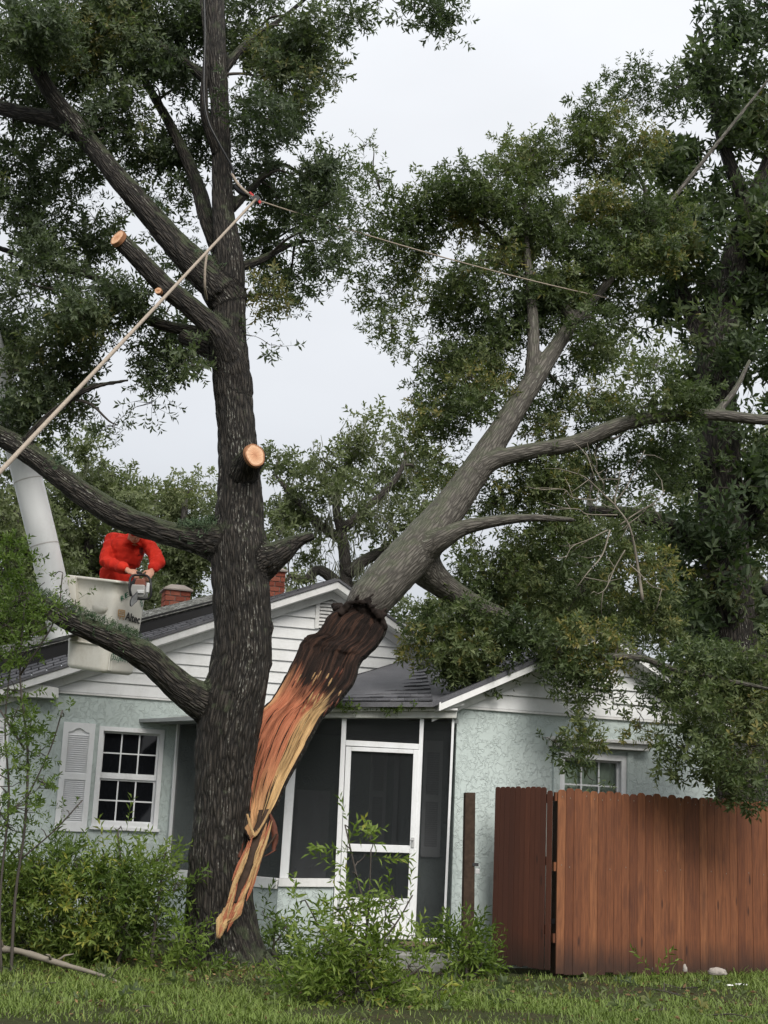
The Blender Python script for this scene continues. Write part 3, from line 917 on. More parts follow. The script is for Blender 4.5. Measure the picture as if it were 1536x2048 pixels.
# wing side wall towards the porch
PSide = Plane(PW.pt(s_l, 0), PSI + math.pi / 2)
m_ = MB(); PSide.box(m_, .05, 3.2, -.2, zw, .32, .45); m_.build('wing_side_wall', MAT['stucco'], house)
sh0 = PP.sz(840, 1600)[0]; sh1 = PP.sz(879, 1600)[0]
PB = Plane(PP.pt(0, 0, -1.25), PP.psi)
m_ = MB(); PB.pix(m_, [(828, 1900), (915, 1900), (925, 1425), (838, 1425)], -.1, -.002); m_.build('porch_inner_wall', MAT['stucco'], house)
shutter(PB, PB.sz(845, 1600)[0], PB.sz(883, 1600)[0], PB.sz(845, 1713)[1], PB.sz(850, 1481)[1], house, .002)
m_ = MB(); PW.poly(m_, [(s_l, zw + .002), (s_r, zw + .002), (wA[0], wA[1] - .05)], -.15, 0)
wg = m_.build('gable', MAT['white_siding'], house)
wv = (PW.sz(1165, 1340)[0], PW.sz(1225, 1340)[0], PW.sz(1190, 1378)[1], PW.sz(1190, 1325)[1])
clapboards(PW, wg, ((wL[0] + .25, wL[1] - .06), (wA[0], wA[1] - .12)), ((wA[0], wA[1] - .12), (wR[0] - .2, wR[1] + .02)), zw + .01, .150, holes=[wv])
m_ = MB(); PW.box(m_, s_l - .02, s_r, zw - .012, zw + .012, 0, .03); m_.build('drip_strip', TR, house)
m_ = MB(); PW.box(m_, *wv, -.1, .005); wvo = m_.build('gable_vent', MAT['roof_edge_black'], house)
for i in range(6):
    h = (wv[3] - wv[2]) / 6; z = wv[2] + i * h
    k = MB(); k.prism([PW.pt(wv[0], z, .04), PW.pt(wv[1], z, .04), PW.pt(wv[1], z + .012, .04), PW.pt(wv[0], z + .012, .04)],
                      [PW.pt(wv[0], z + h * .7, .008), PW.pt(wv[1], z + h * .7, .008), PW.pt(wv[1], z + h * .7 + .012, .008), PW.pt(wv[0], z + h * .7 + .012, .008)]); k.build('slat', TR, wvo)
for a, b in ((wL, wA), (wA, wR)):
    rake(PW, a, b, house, 'rake_board', .085, .20, .26, 0.0)
    rake(PW, a, b, house, 'rake_board', .10, .03, .065, .082)
    k = MB(); slab(k, PW, (a[0], a[1] - .085), (b[0], b[1] - .085), .22, .03, .02); k.build('soffit', TR, house)
m_ = MB(); PW.pix(m_, [(868, 1424), (915, 1413), (915, 1404), (868, 1404)], .03, .19); m_.build('eave_return', TR, house)
# header and window
m_ = MB(); PW.pix(m_, [(1096, 1492), (1291, 1503), (1291, 1491), (1096, 1480)], .0, .09); m_.build('window_head', TR, house, bevel=.004)
m_ = MB(); PW.pix(m_, [(1092, 1480), (1296, 1491), (1296, 1484), (1092, 1473)], .0, .13); m_.build('window_head', TR, house, bevel=.004)
for a, b in ((wn0 - .075, wn0 - .002), (wn1 + .002, wn1 + .075)):
    m_ = MB(); PW.box(m_, a, b, wz0, wz1 + .03, 0, .03); m_.build('window_casing', MAT['stucco'], house)
window(PW, wn0, wn1, wz0, wz1, 3, 2, house, .06, 'clear_glass')
cur = MB(); n = 60
cv = []
for i in range(n + 1):
    s = wn0 + .02 + (wn1 - wn0 - .04) * i / n; o_ = -.135 + .014 * math.sin(i * 1.15) + .008 * math.sin(i * 2.9)
    cv += [PW.pt(s, wz0 + .02, o_), PW.pt(s, wz1 - .02, o_)]
cur.add(cv, [(2 * i, 2 * i + 2, 2 * i + 3, 2 * i + 1) for i in range(n)]); cur.build('curtain', MAT['curtain'], house, True)
m_ = MB(); PW.box(m_, wn0 - .2, wn1 + .2, wz0 - .2, wz1 + .2, -1.2, -1.18); m_.build('room_wall', MAT['curtain'], house)

# wing roof: front strip over the porch and the wing's own slopes
rA, rB = at(585, 1404, 14.72), at(866, 1404, 14.50)
rF, rG = PM.hit(842, 1310) + PM.n * .05, PM.hit(640, 1372) + PM.n * .05
rC = PW.pt(wA[0], wA[1] + .035, .28)
rR = PW.pt(wR[0], wR[1] + .035, .28)
back = np.array([-math.sin(PSI), math.cos(PSI), 0])
rE = rC + back * 3.2
def patch(a, b, c, d, nr, nc, name, parent, build_pieces=True, th=.012):
    """shingles on the bilinear patch a-b (eave) .. d-c (top)"""
    a, b, c, d = map(np.array, (a, b, c, d))
    nrm = np.cross(b - a, d - a); nrm /= np.linalg.norm(nrm); nrm *= np.sign(nrm[2])
    def S(u, v): return (a * (1 - u) + b * u) * (1 - v) + (d * (1 - u) + c * u) * v
    for r in range(nr):
        for q_ in range(nc + 1):
            u0, u1 = (q_ - (.5 if r % 2 else 0)) / nc, (q_ + 1 - (.5 if r % 2 else 0)) / nc
            u0, u1 = max(0, u0) + .0015, min(1, u1) - .0015
            if u1 - u0 < .01: continue
            v0, v1 = r / nr, min(1, (r + 1.15) / nr)
            jl = random.uniform(0, .010); sag = .0
            m_ = MB()
            top = [S(u0, v0) + nrm * (th + .006 + jl), S(u1, v0) + nrm * (th + .006 + random.uniform(0, .01)), S(u1, v1) + nrm * .004, S(u0, v1) + nrm * .004]
            m_.prism(top, [p - nrm * th for p in top])
            m_.build('shingle', MAT['shingle'], parent)
    m_ = MB(); m_.prism([a, b, c, d], [p - np.array([0, 0, .05]) for p in (a, b, c, d)]); return m_
deck = MB().prism([rA, rB, rF, rG], [p - np.array([0, 0, .05]) for p in (rA, rB, rF, rG)])
pr_o = deck.build('porch_roof', MAT['shingle'], house)
patch(rA, rB, rF, rG, 14, 10, 'shingle', pr_o)
rEb = rF
deck = MB().prism([rB, rC, rE], [p - np.array([0, 0, .05]) for p in (rB, rC, rE)])
deck.prism([rB, rE, rF], [p - np.array([0, 0, .05]) for p in (rB, rE, rF)])
deck.prism([rC, rR, rR + back * 3.2, rE], [p - np.array([0, 0, .05]) for p in (rC, rR, rR + back * 3.2, rE)])
wr_o = deck.build('wing_roof', MAT['shingle'], house)
# fascia under the porch roof
m_ = MB(); PP.pix(m_, [(585, 1421), (868, 1419), (868, 1404), (585, 1406)], .02, .12); m_.build('fascia', MAT['gutter_metal'], house)

# ------------------------------------------------------------------ fence, gate, posts
PF = Plane(at(1110, 1945, 14.15), R(19))
fence = empty('fence', PF.pt(1.5, 0), 'reddish brown dog-eared picket fence standing right of the open gate', 'fence')
def picket(P, s0, s1, z0, z1, off, mat, parent, name='picket', lean=0.0):
    w = s1 - s0; m_ = MB()
    q = [(s0, z0), (s1, z0), (s1 + lean, z1 - w * .32), (s1 - w * .10 + lean, z1 - w * .12), (s1 - w * .28 + lean, z1), (s0 + w * .28 + lean, z1), (s0 + w * .10 + lean, z1 - w * .12), (s0 + lean, z1 - w * .32)]
    P.poly(m_, q, off, off + .016)
    return m_.build(name, MAT[mat], parent, bevel=.002)
FH = PF.sz(1112, 1577)[1]
zf0 = 0.0
pit = .0885
s = 0.0; k = 0
while s < 3.6:
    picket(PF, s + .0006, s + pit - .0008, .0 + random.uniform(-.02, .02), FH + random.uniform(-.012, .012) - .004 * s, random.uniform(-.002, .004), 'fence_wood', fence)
    s += pit; k += 1
for z in (.28, .95, 1.62):
    m_ = MB(); PF.box(m_, -.02, 3.6, z, z + .085, -.045, -.006); m_.build('rail', MAT['fence_wood'], fence)
for s_ in (0.02, 2.4):
    m_ = MB(); PF.box(m_, s_, s_ + .09, -.2, FH - .12, -.14, -.048); m_.build('fence_post', MAT['post_wood'], fence)
for s_ in np.arange(.04, 3.4, pit):
    for z in (1.66, .99):
        if random.random() < (.75 if z > 1.2 else .35):
            m_ = MB(); z_ = z + random.uniform(-.015, .015); PF.box(m_, s_, s_ + .006, z_, z_ + .014, .019, .0215); m_.build('nail_streak', MAT['pale_twig'], fence)
# gate swung inward
gp = PF.pt(-.018, 0, -.03)
ge = at(984, 1925, 14.62)
PG = Plane(ge, math.atan2(gp[1] - ge[1], gp[0] - ge[0]))
GL = float(np.dot(gp - ge, PG.t)); n = 11
gate = empty('gate', PG.pt(GL / 2, 0), 'dark brown wooden picket gate standing ajar beside the fence', 'gate')
gz = PG.sz(1040, 1574)[1]
gw = GL / (n + .45)
for i in range(n):
    s = i * gw + (.010 if i == n - 1 else 0)
    picket(PG, s + .001, s + gw - .001, .03 + random.uniform(-.01, .01), gz + random.uniform(-.008, .008) - (.03 if i == n - 1 else 0), random.uniform(-.002, .003), 'gate_wood', gate)
for z in (.35, 1.0, 1.6):
    m_ = MB(); PG.box(m_, .02, GL - .05, z, z + .085, -.045, -.006); m_.build('rail', MAT['gate_wood'], gate)
for z in (.45, 1.62):
    m_ = MB(); PG.box(m_, GL - .10, GL + .01, z, z + .05, -.052, -.046); m_.build('hinge', MAT['dark_metal'], gate)
# latch post
PO = Plane(at(940, 1900, 14.30), R(10))
m_ = MB(); PO.pix(m_, [(924, 1960), (948, 1960), (951, 1585), (931, 1585)], -.085, 0)
post = m_.build('gate_post', MAT['post_wood'], None, bevel=.006)
tag(post, 'dark square wooden latch post standing alone between porch and gate', 'post')
p = PO.hit(950, 1731)
lock = empty('padlock', p, 'small silver padlock hanging from the hasp on the latch post', 'padlock')
m_ = MB(); m_.box((p[0] + .025, p[1], p[2] - .055), .045, .02, .05); m_.build('lock_body', MAT['steel'], lock, bevel=.005)
m_ = MB(); m_.tube([(p[0] + .01, p[1], p[2] - .03), (p[0] + .01, p[1], p[2]), (p[0] + .025, p[1], p[2] + .014), (p[0] + .04, p[1], p[2]), (p[0] + .04, p[1], p[2] - .03)], [.004] * 5, 8); m_.build('shackle', MAT['steel'], lock, True)
m_ = MB(); m_.box((p[0] + .005, p[1] - .006, p[2] + .01), .06, .006, .03); m_.build('hasp', MAT['dark_metal'], lock)
# ------------------------------------------------------------------ foliage machinery
def leaf_geo(L, W, fold=0.25, droop=0.15):
    return np.array([(0, 0, 0), (-W, .50 * L, fold * W), (W, .50 * L, fold * W), (0, L, -droop * L)])
LEAF_T = np.array([(0, 3, 1), (0, 2, 3)])

def frames(d, roll):
    """orthonormal frames whose local +Z is d (n,3)"""
    d = d / (np.linalg.norm(d, axis=1)[:, None] + 1e-9)
    ref = np.where(np.abs(d[:, 2:3]) < 0.95, np.array([[0, 0, 1.0]]), np.array([[1.0, 0, 0]]))
    x = np.cross(ref, d); x /= np.linalg.norm(x, axis=1)[:, None]
    y = np.cross(d, x)
    c, s = np.cos(roll)[:, None], np.sin(roll)[:, None]
    return np.stack([x * c + y * s, -x * s + y * c, d], axis=2)

def sprig_template(r, n, stem, L, W, spread=(40, 85), tipcluster=0.5, planar=0.0):
    V, F, T = [], [], []
    for i in range(n):
        f = i / max(1, n - 1)
        h = stem * (f ** tipcluster) if tipcluster else stem * f
        az = i * 2.39996 + r.uniform(-.4, .4)
        if planar: az = (i % 2) * math.pi + r.uniform(-planar, planar)
        el = math.radians(r.uniform(*spread)) * (1 - 0.35 * f)
        d = np.array([math.sin(el) * math.cos(az), math.sin(el) * math.sin(az), math.cos(el)])
        side = np.cross(d, [0, 0, 1.0]); side /= np.linalg.norm(side) + 1e-9
        nrm = np.cross(side, d)
        tw = r.uniform(-.6, .6)
        s2 = side * math.cos(tw) + nrm * math.sin(tw); n2 = np.cross(s2, d)
        k = r.uniform(.7, 1.15)
        g = leaf_geo(L * k, W * k, r.uniform(.1, .5), r.uniform(-.05, .3))
        V.append(np.array([0, 0, h]) + g[:, :1] * s2 + g[:, 1:2] * d + g[:, 2:3] * n2)
        F.append(LEAF_T + 4 * i)
        T.append(np.full(4, r.uniform(-.18, .18)))
    # the stem itself: a thin blade
    b = 4 * n
    V.append(np.array([(-.0022, 0, -.05), (.0022, 0, -.05), (0, 0, stem)])); F.append(np.array([(b, b + 1, b + 2)])); T.append(np.full(3, -.5))
    return np.concatenate(V), np.concatenate(F), np.concatenate(T)

TR_ = random.Random(3)
TEMPL = {
    'oak': [sprig_template(TR_, TR_.randint(9, 13), .15, .070, .0125, (45, 95), .55) for _ in range(8)],
    'far': [sprig_template(TR_, 10, .26, .125, .028, (45, 100), .6) for _ in range(6)],
    'big': [sprig_template(TR_, 8, .20, .15, .028, (50, 95), .5) for _ in range(6)],
    'willow': [sprig_template(TR_, TR_.randint(9, 13), .22, .075, .0105, (35, 75), .9) for _ in range(8)],
    'fern': [sprig_template(TR_, 10, .085, .036, .007, (60, 90), .9, .25) for _ in range(6)],
}

def foliage_mesh(name, pos, d, scale, tint, templ):
    pos, d, scale, tint = map(np.asarray, (pos, d, scale, tint))
    n = len(pos)
    Rm = frames(d, rng.uniform(0, 6.28, n)) * scale[:, None, None]
    which = rng.integers(0, len(templ), n)
    Vs, Fs, Ts, b = [], [], [], 0
    for k, (tv, tf, tt) in enumerate(templ):
        m = which == k
        if not m.any(): continue
        v = np.einsum('mij,vj->mvi', Rm[m], tv) + pos[m][:, None, :]
        cnt = m.sum()
        Vs.append(v.reshape(-1, 3)); Fs.append((tf[None] + (np.arange(cnt) * len(tv))[:, None, None] + b).reshape(-1, 3))
        Ts.append(np.clip(tint[m][:, None] + tt[None], 0, 1).ravel())
        b += cnt * len(tv)
    me = raw_mesh(name, np.concatenate(Vs), np.concatenate(Fs))
    a = me.attributes.new('tint', 'FLOAT', 'POINT'); a.data.foreach_set('value', np.concatenate(Ts).astype(np.float32))
    return me

class TB:
    """fast collector of thin tubes"""
    def __init__(self): self.v, self.f, self.n = [], [], 0
    def tube(self, pts, radii, seg=5, caps=False):
        P = np.asarray(pts, float); n = len(P); r_ = np.asarray(radii, float)
        T = np.gradient(P, axis=0); T /= np.linalg.norm(T, axis=1)[:, None] + 1e-9
        ref = np.array([0, 0, 1.0]) if abs(T[0, 2]) < .9 else np.array([1.0, 0, 0])
        A = np.cross(T, ref); A /= np.linalg.norm(A, axis=1)[:, None] + 1e-9; B = np.cross(T, A)
        th = np.arange(seg) * 2 * math.pi / seg
        V = P[:, None] + r_[:, None, None] * (np.cos(th)[None, :, None] * A[:, None] + np.sin(th)[None, :, None] * B[:, None])
        k = np.arange(seg); i = np.arange(n - 1)[:, None] * seg
        F = np.stack([i + k, i + (k + 1) % seg, i + seg + (k + 1) % seg, i + seg + k], 2).reshape(-1, 4) + self.n
        self.v.append(V.reshape(-1, 3)); self.f.append(F); self.n += n * seg
    def mesh(self, name):
        return raw_mesh(name, np.concatenate(self.v), np.concatenate(self.f), True)

class Skeleton:
    def __init__(self): self.p, self.r = [], []
    def add(self, pts, rad):
        self.p += [np.array(q) for q in pts]; self.r += list(rad)
    def nearest(self, c, low=0.6):
        P = np.array(self.p); w = P - c
        d = np.linalg.norm(w, axis=1) + low * np.maximum(0, w[:, 2])
        return int(np.argmin(d))

def crown(name, blobs, skel, mat, templ, parent, D0, dD, twig_mat='twig', area=3.3e-3, clump_r=.26, sc=(.8, 1.2), droop=.25, lai_k=1.0,
          depth_fn=None, tint0=.42, tint_sd=.13, twigs=True, min_z=0.02, branch_r=.03):
    """blobs: (px, py, r_px, leaf-area index[, D]) -> one leaf mesh and one branch mesh"""
    P, Dr, S, T = [], [], [], []
    br = TB()
    for bl in blobs:
        px, py, r_px, lai = bl[:4]
        D = bl[4] if len(bl) > 4 else (depth_fn(px, py) if depth_fn else D0) + rng.uniform(-dD, dD)
        c = at(px, py, D); r = px2m(r_px, D)
        n = int(max(3, lai * lai_k * math.pi * r * r / area))
        nc = max(1, int(round((r / clump_r) ** 2 * 1.7)))
        btint = rng.normal(tint0, tint_sd * .6)
        if skel is not None and skel.p:
            i = skel.nearest(c); a = skel.p[i]
            L = np.linalg.norm(c - a)
            if L > .12 and twigs:
                m1 = a + (c - a) * .4 + rng.normal(0, .05, 3) * L + np.array([0, 0, .06 * L]); m2 = a + (c - a) * .75 + rng.normal(0, .05, 3) * L
                r0_ = min(skel.r[i] * .7, branch_r * (0.4 + .35 * L))
                pts = smooth_path([a, m1, m2, c], 3)
                rad = np.linspace(r0_, max(.004, r0_ * .3), len(pts))
                br.tube(pts, rad, 6, False); skel.add(pts[2:], rad[2:])
        cl = []
        for k in range(nc):
            while True:
                o = rng.uniform(-1, 1, 3)
                if o.dot(o) < 1: break
            o = o * (np.linalg.norm(o) ** -.25)
            cc = c + o * np.array([r, r * .9, r]) * .86
            cl.append(cc)
        per = rng.multinomial(n, rng.dirichlet(np.ones(nc) * 4))
        for cc, m in zip(cl, per):
            if m == 0: continue
            cr = clump_r * rng.uniform(.55, 1.15) * min(1, r / clump_r * .9 + .25)
            if twigs and skel is not None and skel.p:
                i = skel.nearest(cc); a = skel.p[i]; L = np.linalg.norm(cc - a)
                pts = smooth_path([a, a + (cc - a) * .5 + rng.normal(0, .07, 3) * L, cc], 3)
                rad = np.linspace(min(skel.r[i] * .8, .010 + .008 * L), .0035, len(pts)); br.tube(pts, rad, 5, False); skel.add(pts[3:], rad[3:])
            u = rng.normal(0, 1, (m, 3)); u /= np.linalg.norm(u, axis=1)[:, None]
            rad_ = cr * rng.uniform(.15, 1.0, m) ** .6
            q = cc + u * rad_[:, None] * np.array([1.1, 1.1, .8])
            d = u + rng.normal(0, .55, (m, 3)) + np.array([0, 0, -droop])
            ct = btint + rng.normal(0, tint_sd)
            P.append(q); Dr.append(d); S.append(rng.uniform(*sc, m)); T.append(np.clip(ct + rng.normal(0, .07, m), .02, .97))
            if twigs and m > 3:
                for j in range(0, m, max(2, m // 5)):
                    br.tube([cc, (cc + q[j]) / 2 + rng.normal(0, .015, 3), q[j]], [.0045, .0035, .0022], 4, False)
    P = np.concatenate(P); Dr = np.concatenate(Dr); S = np.concatenate(S); T = np.concatenate(T)
    keep = P[:, 2] > min_z
    me = foliage_mesh(name, P[keep], Dr[keep], S[keep], T[keep], TEMPL[templ])
    o = link(name, me, MAT[mat], parent, 'stuff')
    if br.v:
        bm_ = br.mesh('branches')
        link('branches', bm_, MAT[twig_mat], parent, 'stuff')
    return o

def raw_poly(name, mb):
    me = bpy.data.meshes.new(name); me.from_pydata(mb.v, [], mb.f); me.update()
    me.polygons.foreach_set('use_smooth', [True] * len(me.polygons))
    return me

def limb(mb, segs, skel, pts, seg=20, n=6, flare=0.0):
    """pts: (px, py, width_px, D) -> tapered tube; also feeds the skeleton and the bark coordinates"""
    q = []
    for (px, py, w, D) in pts:
        p = at(px, py, D); q.append((p[0], p[1], p[2], px2m(w / 2, D)))
    s = np.array(smooth_path(q, n))
    P, rad = s[:, :3], np.maximum(s[:, 3], .006)
    if flare:
        L = np.linalg.norm(P - P[0], axis=1); rad = rad * (1 + flare * np.exp(-L / (rad[0] * 1.1)))
    mb.tube(P, rad, seg)
    ln = 0
    for i in range(len(P) - 1):
        segs.append((P[i], P[i + 1], ln, (rad[i] + rad[i + 1]) / 2)); ln += np.linalg.norm(P[i + 1] - P[i])
    skel.add(P, rad)
    return P, rad

# ------------------------------------------------------------------ the split oak
oak_base = at(455, 1925, 13.0)
oak = empty('oak_tree', oak_base, 'tall dark-barked oak with sawn limb stubs, standing in front of the house', 'tree')
mb, segs, sk = MB(), [], Skeleton()
TD = 13.0
limb(mb, segs, sk, [(452, 1985, 210, TD), (452, 1925, 176, TD), (446, 1870, 152, TD), (441, 1800, 138, TD), (440, 1700, 124, TD), (446, 1600, 118, TD), (451, 1500, 128, TD), (463, 1420, 132, TD), (480, 1340, 126, TD), (485, 1270, 122, TD),
                     (482, 1180, 122, TD), (480, 1100, 122, TD), (480, 1040, 104, TD), (479, 950, 92, TD), (474, 860, 84, TD), (464, 760, 84, TD), (458, 690, 84, TD), (460, 600, 74, TD), (458, 520, 70, TD), (446, 420, 56, TD + .05), (443, 320, 50, TD + .1),
                     (440, 220, 46, TD + .15), (432, 110, 46, TD + .2), (428, 0, 46, TD + .3), (420, -150, 40, TD + .4), (430, -330, 28, TD + .5), (425, -480, 14, TD + .6)], 40)
# root flare
for (x0, y0, x1, y1, w, D1) in ((420, 1890, 345, 1955, 46, 12.75), (480, 1880, 560, 1945, 50, 12.8), (450, 1890, 430, 1962, 60, 12.5), (500, 1890, 600, 1940, 34, 13.4), (400, 1890, 330, 1935, 34, 13.3), (485, 1900, 500, 1962, 46, 12.45)):
    limb(mb, segs, sk, [(x0, y0 - 50, w, TD), (x0, y0, w * 1.1, TD - .05), ((x0 + x1) / 2, (y0 + y1) / 2 + 4, w * .9, (TD + D1) / 2), (x1, y1 + 6, w * .5, D1)], 12)
L1 = limb(mb, segs, sk, [(452, 1425, 74, TD), (415, 1408, 74, 12.95), (365, 1378, 66, 12.9), (330, 1346, 62, 12.85), (292, 1313, 64, 12.8), (228, 1280, 54, 12.75), (150, 1246, 50, 12.7), (70, 1205, 48, 12.6), (-30, 1180, 44, 12.5), (-160, 1130, 34, 12.3)], 24, flare=.25)
L2 = limb(mb, segs, sk, [(480, 1085, 84, TD), (430, 1082, 78, 13.0), (375, 1076, 56, 13.0), (300, 1055, 56, 13.05), (225, 1025, 60, 13.1), (135, 965, 56, 13.1), (55, 905, 50, 13.1), (-20, 862, 46, 13.1), (-150, 800, 34, 13.0)], 24, flare=.3)
limb(mb, segs, sk, [(470, 790, 70, TD), (466, 740, 72, 12.96), (440, 672, 60, 12.85), (385, 617, 50, 12.8), (330, 572, 50, 12.75), (280, 520, 48, 12.7), (238, 478, 46, 12.65)], 24, flare=.2)
limb(mb, segs, sk, [(450, 715, 50, 13.1), (400, 690, 40, 13.2), (365, 672, 34, 13.3)], 16)
L4 = limb(mb, segs, sk, [(452, 590, 80, 13.0), (425, 560, 74, 13.0), (372, 512, 66, 13.0), (310, 440, 58, 13.0), (232, 350, 54, 13.0), (155, 255, 48, 13.0), (92, 172, 40, 12.9), (50, 80, 34, 12.8), (10, -40, 28, 12.7), (-40, -200, 20, 12.6)], 24, flare=.2)
limb(mb, segs, sk, [(165, 268, 44, 13.0), (110, 240, 44, 13.1), (50, 228, 40, 13.2), (-30, 205, 34, 13.3), (-150, 150, 24, 13.4)], 16)
limb(mb, segs, sk, [(450, 520, 46, 13.1), (415, 440, 40, 13.3), (398, 380, 36, 13.45), (370, 310, 32, 13.6), (335, 240, 26, 13.8), (290, 160, 20, 14.0), (250, 60, 14, 14.2)], 16, flare=.2)
limb(mb, segs, sk, [(445, 330, 30, 13.1), (412, 240, 24, 12.95), (408, 180, 20, 12.95), (412, 90, 16, 13), (400, -20, 12, 13.1)], 12)
limb(mb, segs, sk, [(440, 180, 34, 13.15), (390, 140, 26, 13.3), (320, 90, 22, 13.5), (260, 30, 18, 13.7), (200, -80, 12, 14)], 12)
limb(mb, segs, sk, [(450, 430, 26, 13.0), (500, 380, 20, 13.3), (560, 330, 15, 13.6), (620, 360, 10, 13.9)], 10)
limb(mb, segs, sk, [(440, 150, 26, 13.2), (490, 90, 20, 13.4), (560, 40, 15, 13.6), (640, -20, 12, 13.8), (760, -60, 9, 13.9), (850, -30, 7, 13.9)], 10)
limb(mb, segs, sk, [(462, 540, 26, 13.1), (520, 520, 20, 13.4), (580, 490, 14, 13.7), (640, 480, 9, 13.9)], 10)
limb(mb, segs, sk, [(425, 670, 30, 13.3), (300, 640, 26, 13.6), (200, 560, 22, 13.8), (100, 530, 18, 14.0), (-20, 490, 14, 14.2)], 12)
limb(mb, segs, sk, [(40, 900, 24, 13.1), (90, 840, 20, 13.0), (170, 780, 16, 12.9), (260, 760, 10, 12.9)], 10)
# sawn stubs
STUBS = []
limb(mb, segs, sk, [(478, 965, 60, 12.95), (496, 930, 56, 12.8), (512, 908, 50, 12.62)], 20, flare=.15)
limb(mb, segs, sk, [(520, 1125, 76, TD), (548, 1112, 56, 12.95), (580, 1092, 40, 12.95), (600, 1080, 27, 12.95), (628, 1069, 22, 12.95)], 20, flare=.3)
limb(mb, segs, sk, [(345, 600, 22, 12.78), (330, 590, 18, 12.7), (318, 583, 15, 12.62)], 12)
# burls on the right-hand outline
for (px, py, w, D) in ((500, 1276, 54, 12.86), (530, 1255, 44, 12.98), (528, 1330, 40, 12.98)):
    p = at(px, py, D); r_ = px2m(w / 2, D)
    mb.tube([p + np.array([0, 0, -r_ * .9]), p + np.array([0, 0, -r_ * .5]), p, p + np.array([0, 0, r_ * .5]), p + np.array([0, 0, r_ * .9])], [r_ * .4, r_ * .85, r_, r_ * .85, r_ * .4], 16)
me = remesh(mb, 0.020, 5)
bark_displace(me, segs, 0.025)
me.name = 'trunk'
link('trunk', me, MAT['oak_bark'], oak)

# cut faces
t = NT('cut_wood', 0.7, 0.25)
uv = t.coord(attr='disc')
rr = t.n.new('ShaderNodeVectorMath'); rr.operation = 'LENGTH'; t.l.new(uv, rr.inputs[0])
wob = t.math('ADD', rr.outputs['Value'], t.math('MULTIPLY', t.noise(uv, 3, 3), .18))
ring = t.math('SINE', t.math('MULTIPLY', wob, 48.0))
c = t.ramp(wob, [(0.10, (0.46, 0.22, 0.12)), (0.5, (0.60, 0.33, 0.19)), (0.9, (0.68, 0.44, 0.28)), (1.06, (0.30, 0.14, 0.07))])
c = t.mix(t.ramp(ring, [(0.2, 0.0), (1.0, 0.22)]), c, (0.35, 0.16, 0.08))
t.color(c); t.bump(t.noise(t.coord('Object', (1, 1, 4)), 50, 3), .3, .004)
MAT['cut_wood'] = t.m
def cut_face(px, py, D, w, h, nrm, parent, tilt=0.0, th=.012):
    c = at(px, py, D); nrm = np.array(nrm, float); nrm /= np.linalg.norm(nrm)
    x = np.cross([0, 0, 1.0], nrm); x /= np.linalg.norm(x); y = np.cross(nrm, x)
    ct, st_ = math.cos(tilt), math.sin(tilt); x, y = x * ct + y * st_, -x * st_ + y * ct
    V, F, A = [c + nrm * th], [], [(0, 0, 0)]
    N, RG = 40, 6
    rw, rh = px2m(w / 2, D), px2m(h / 2, D)
    for k in range(1, RG + 1):
        for i in range(N):
            a = 2 * math.pi * i / N; f = k / RG
            wv_ = 1 + .05 * math.sin(2 * a + 1) + .03 * math.sin(5 * a)
            V.append(c + nrm * (th + random.uniform(-.0015, .0015)) + x * math.cos(a) * rw * f * wv_ + y * math.sin(a) * rh * f * wv_); A.append((math.cos(a) * f, math.sin(a) * f, 0))
    b = len(V)
    for i in range(N):
        a = 2 * math.pi * i / N; V.append(c - nrm * .03 + x * math.cos(a) * rw * 1.02 + y * math.sin(a) * rh * 1.02); A.append((math.cos(a) * 1.1, math.sin(a) * 1.1, 0))
    for i in range(N):
        j = (i + 1) % N
        F.append((0, 1 + i, 1 + j))
        for k in range(RG - 1): F.append((1 + k * N + i, 1 + (k + 1) * N + i, 1 + (k + 1) * N + j, 1 + k * N + j))
        F.append((1 + (RG - 1) * N + i, b + i, b + j, 1 + (RG - 1) * N + j))
    me = bpy.data.meshes.new('cut_face'); me.from_pydata([tuple(v) for v in V], [], F); me.update()
    a_ = me.attributes.new('disc', 'FLOAT_VECTOR', 'POINT'); a_.data.foreach_set('vector', np.array(A, np.float32).ravel())
    return link('cut_face', me, MAT['cut_wood'], parent)
cut_face(509, 911, 12.575, 45, 51, (.55, -.82, .16), oak, .35)
cut_face(236, 476, 12.60, 34, 40, (-.55, -.75, .35), oak)
cut_face(317, 582, 12.585, 15, 15, (-.15, -.98, .05), oak)

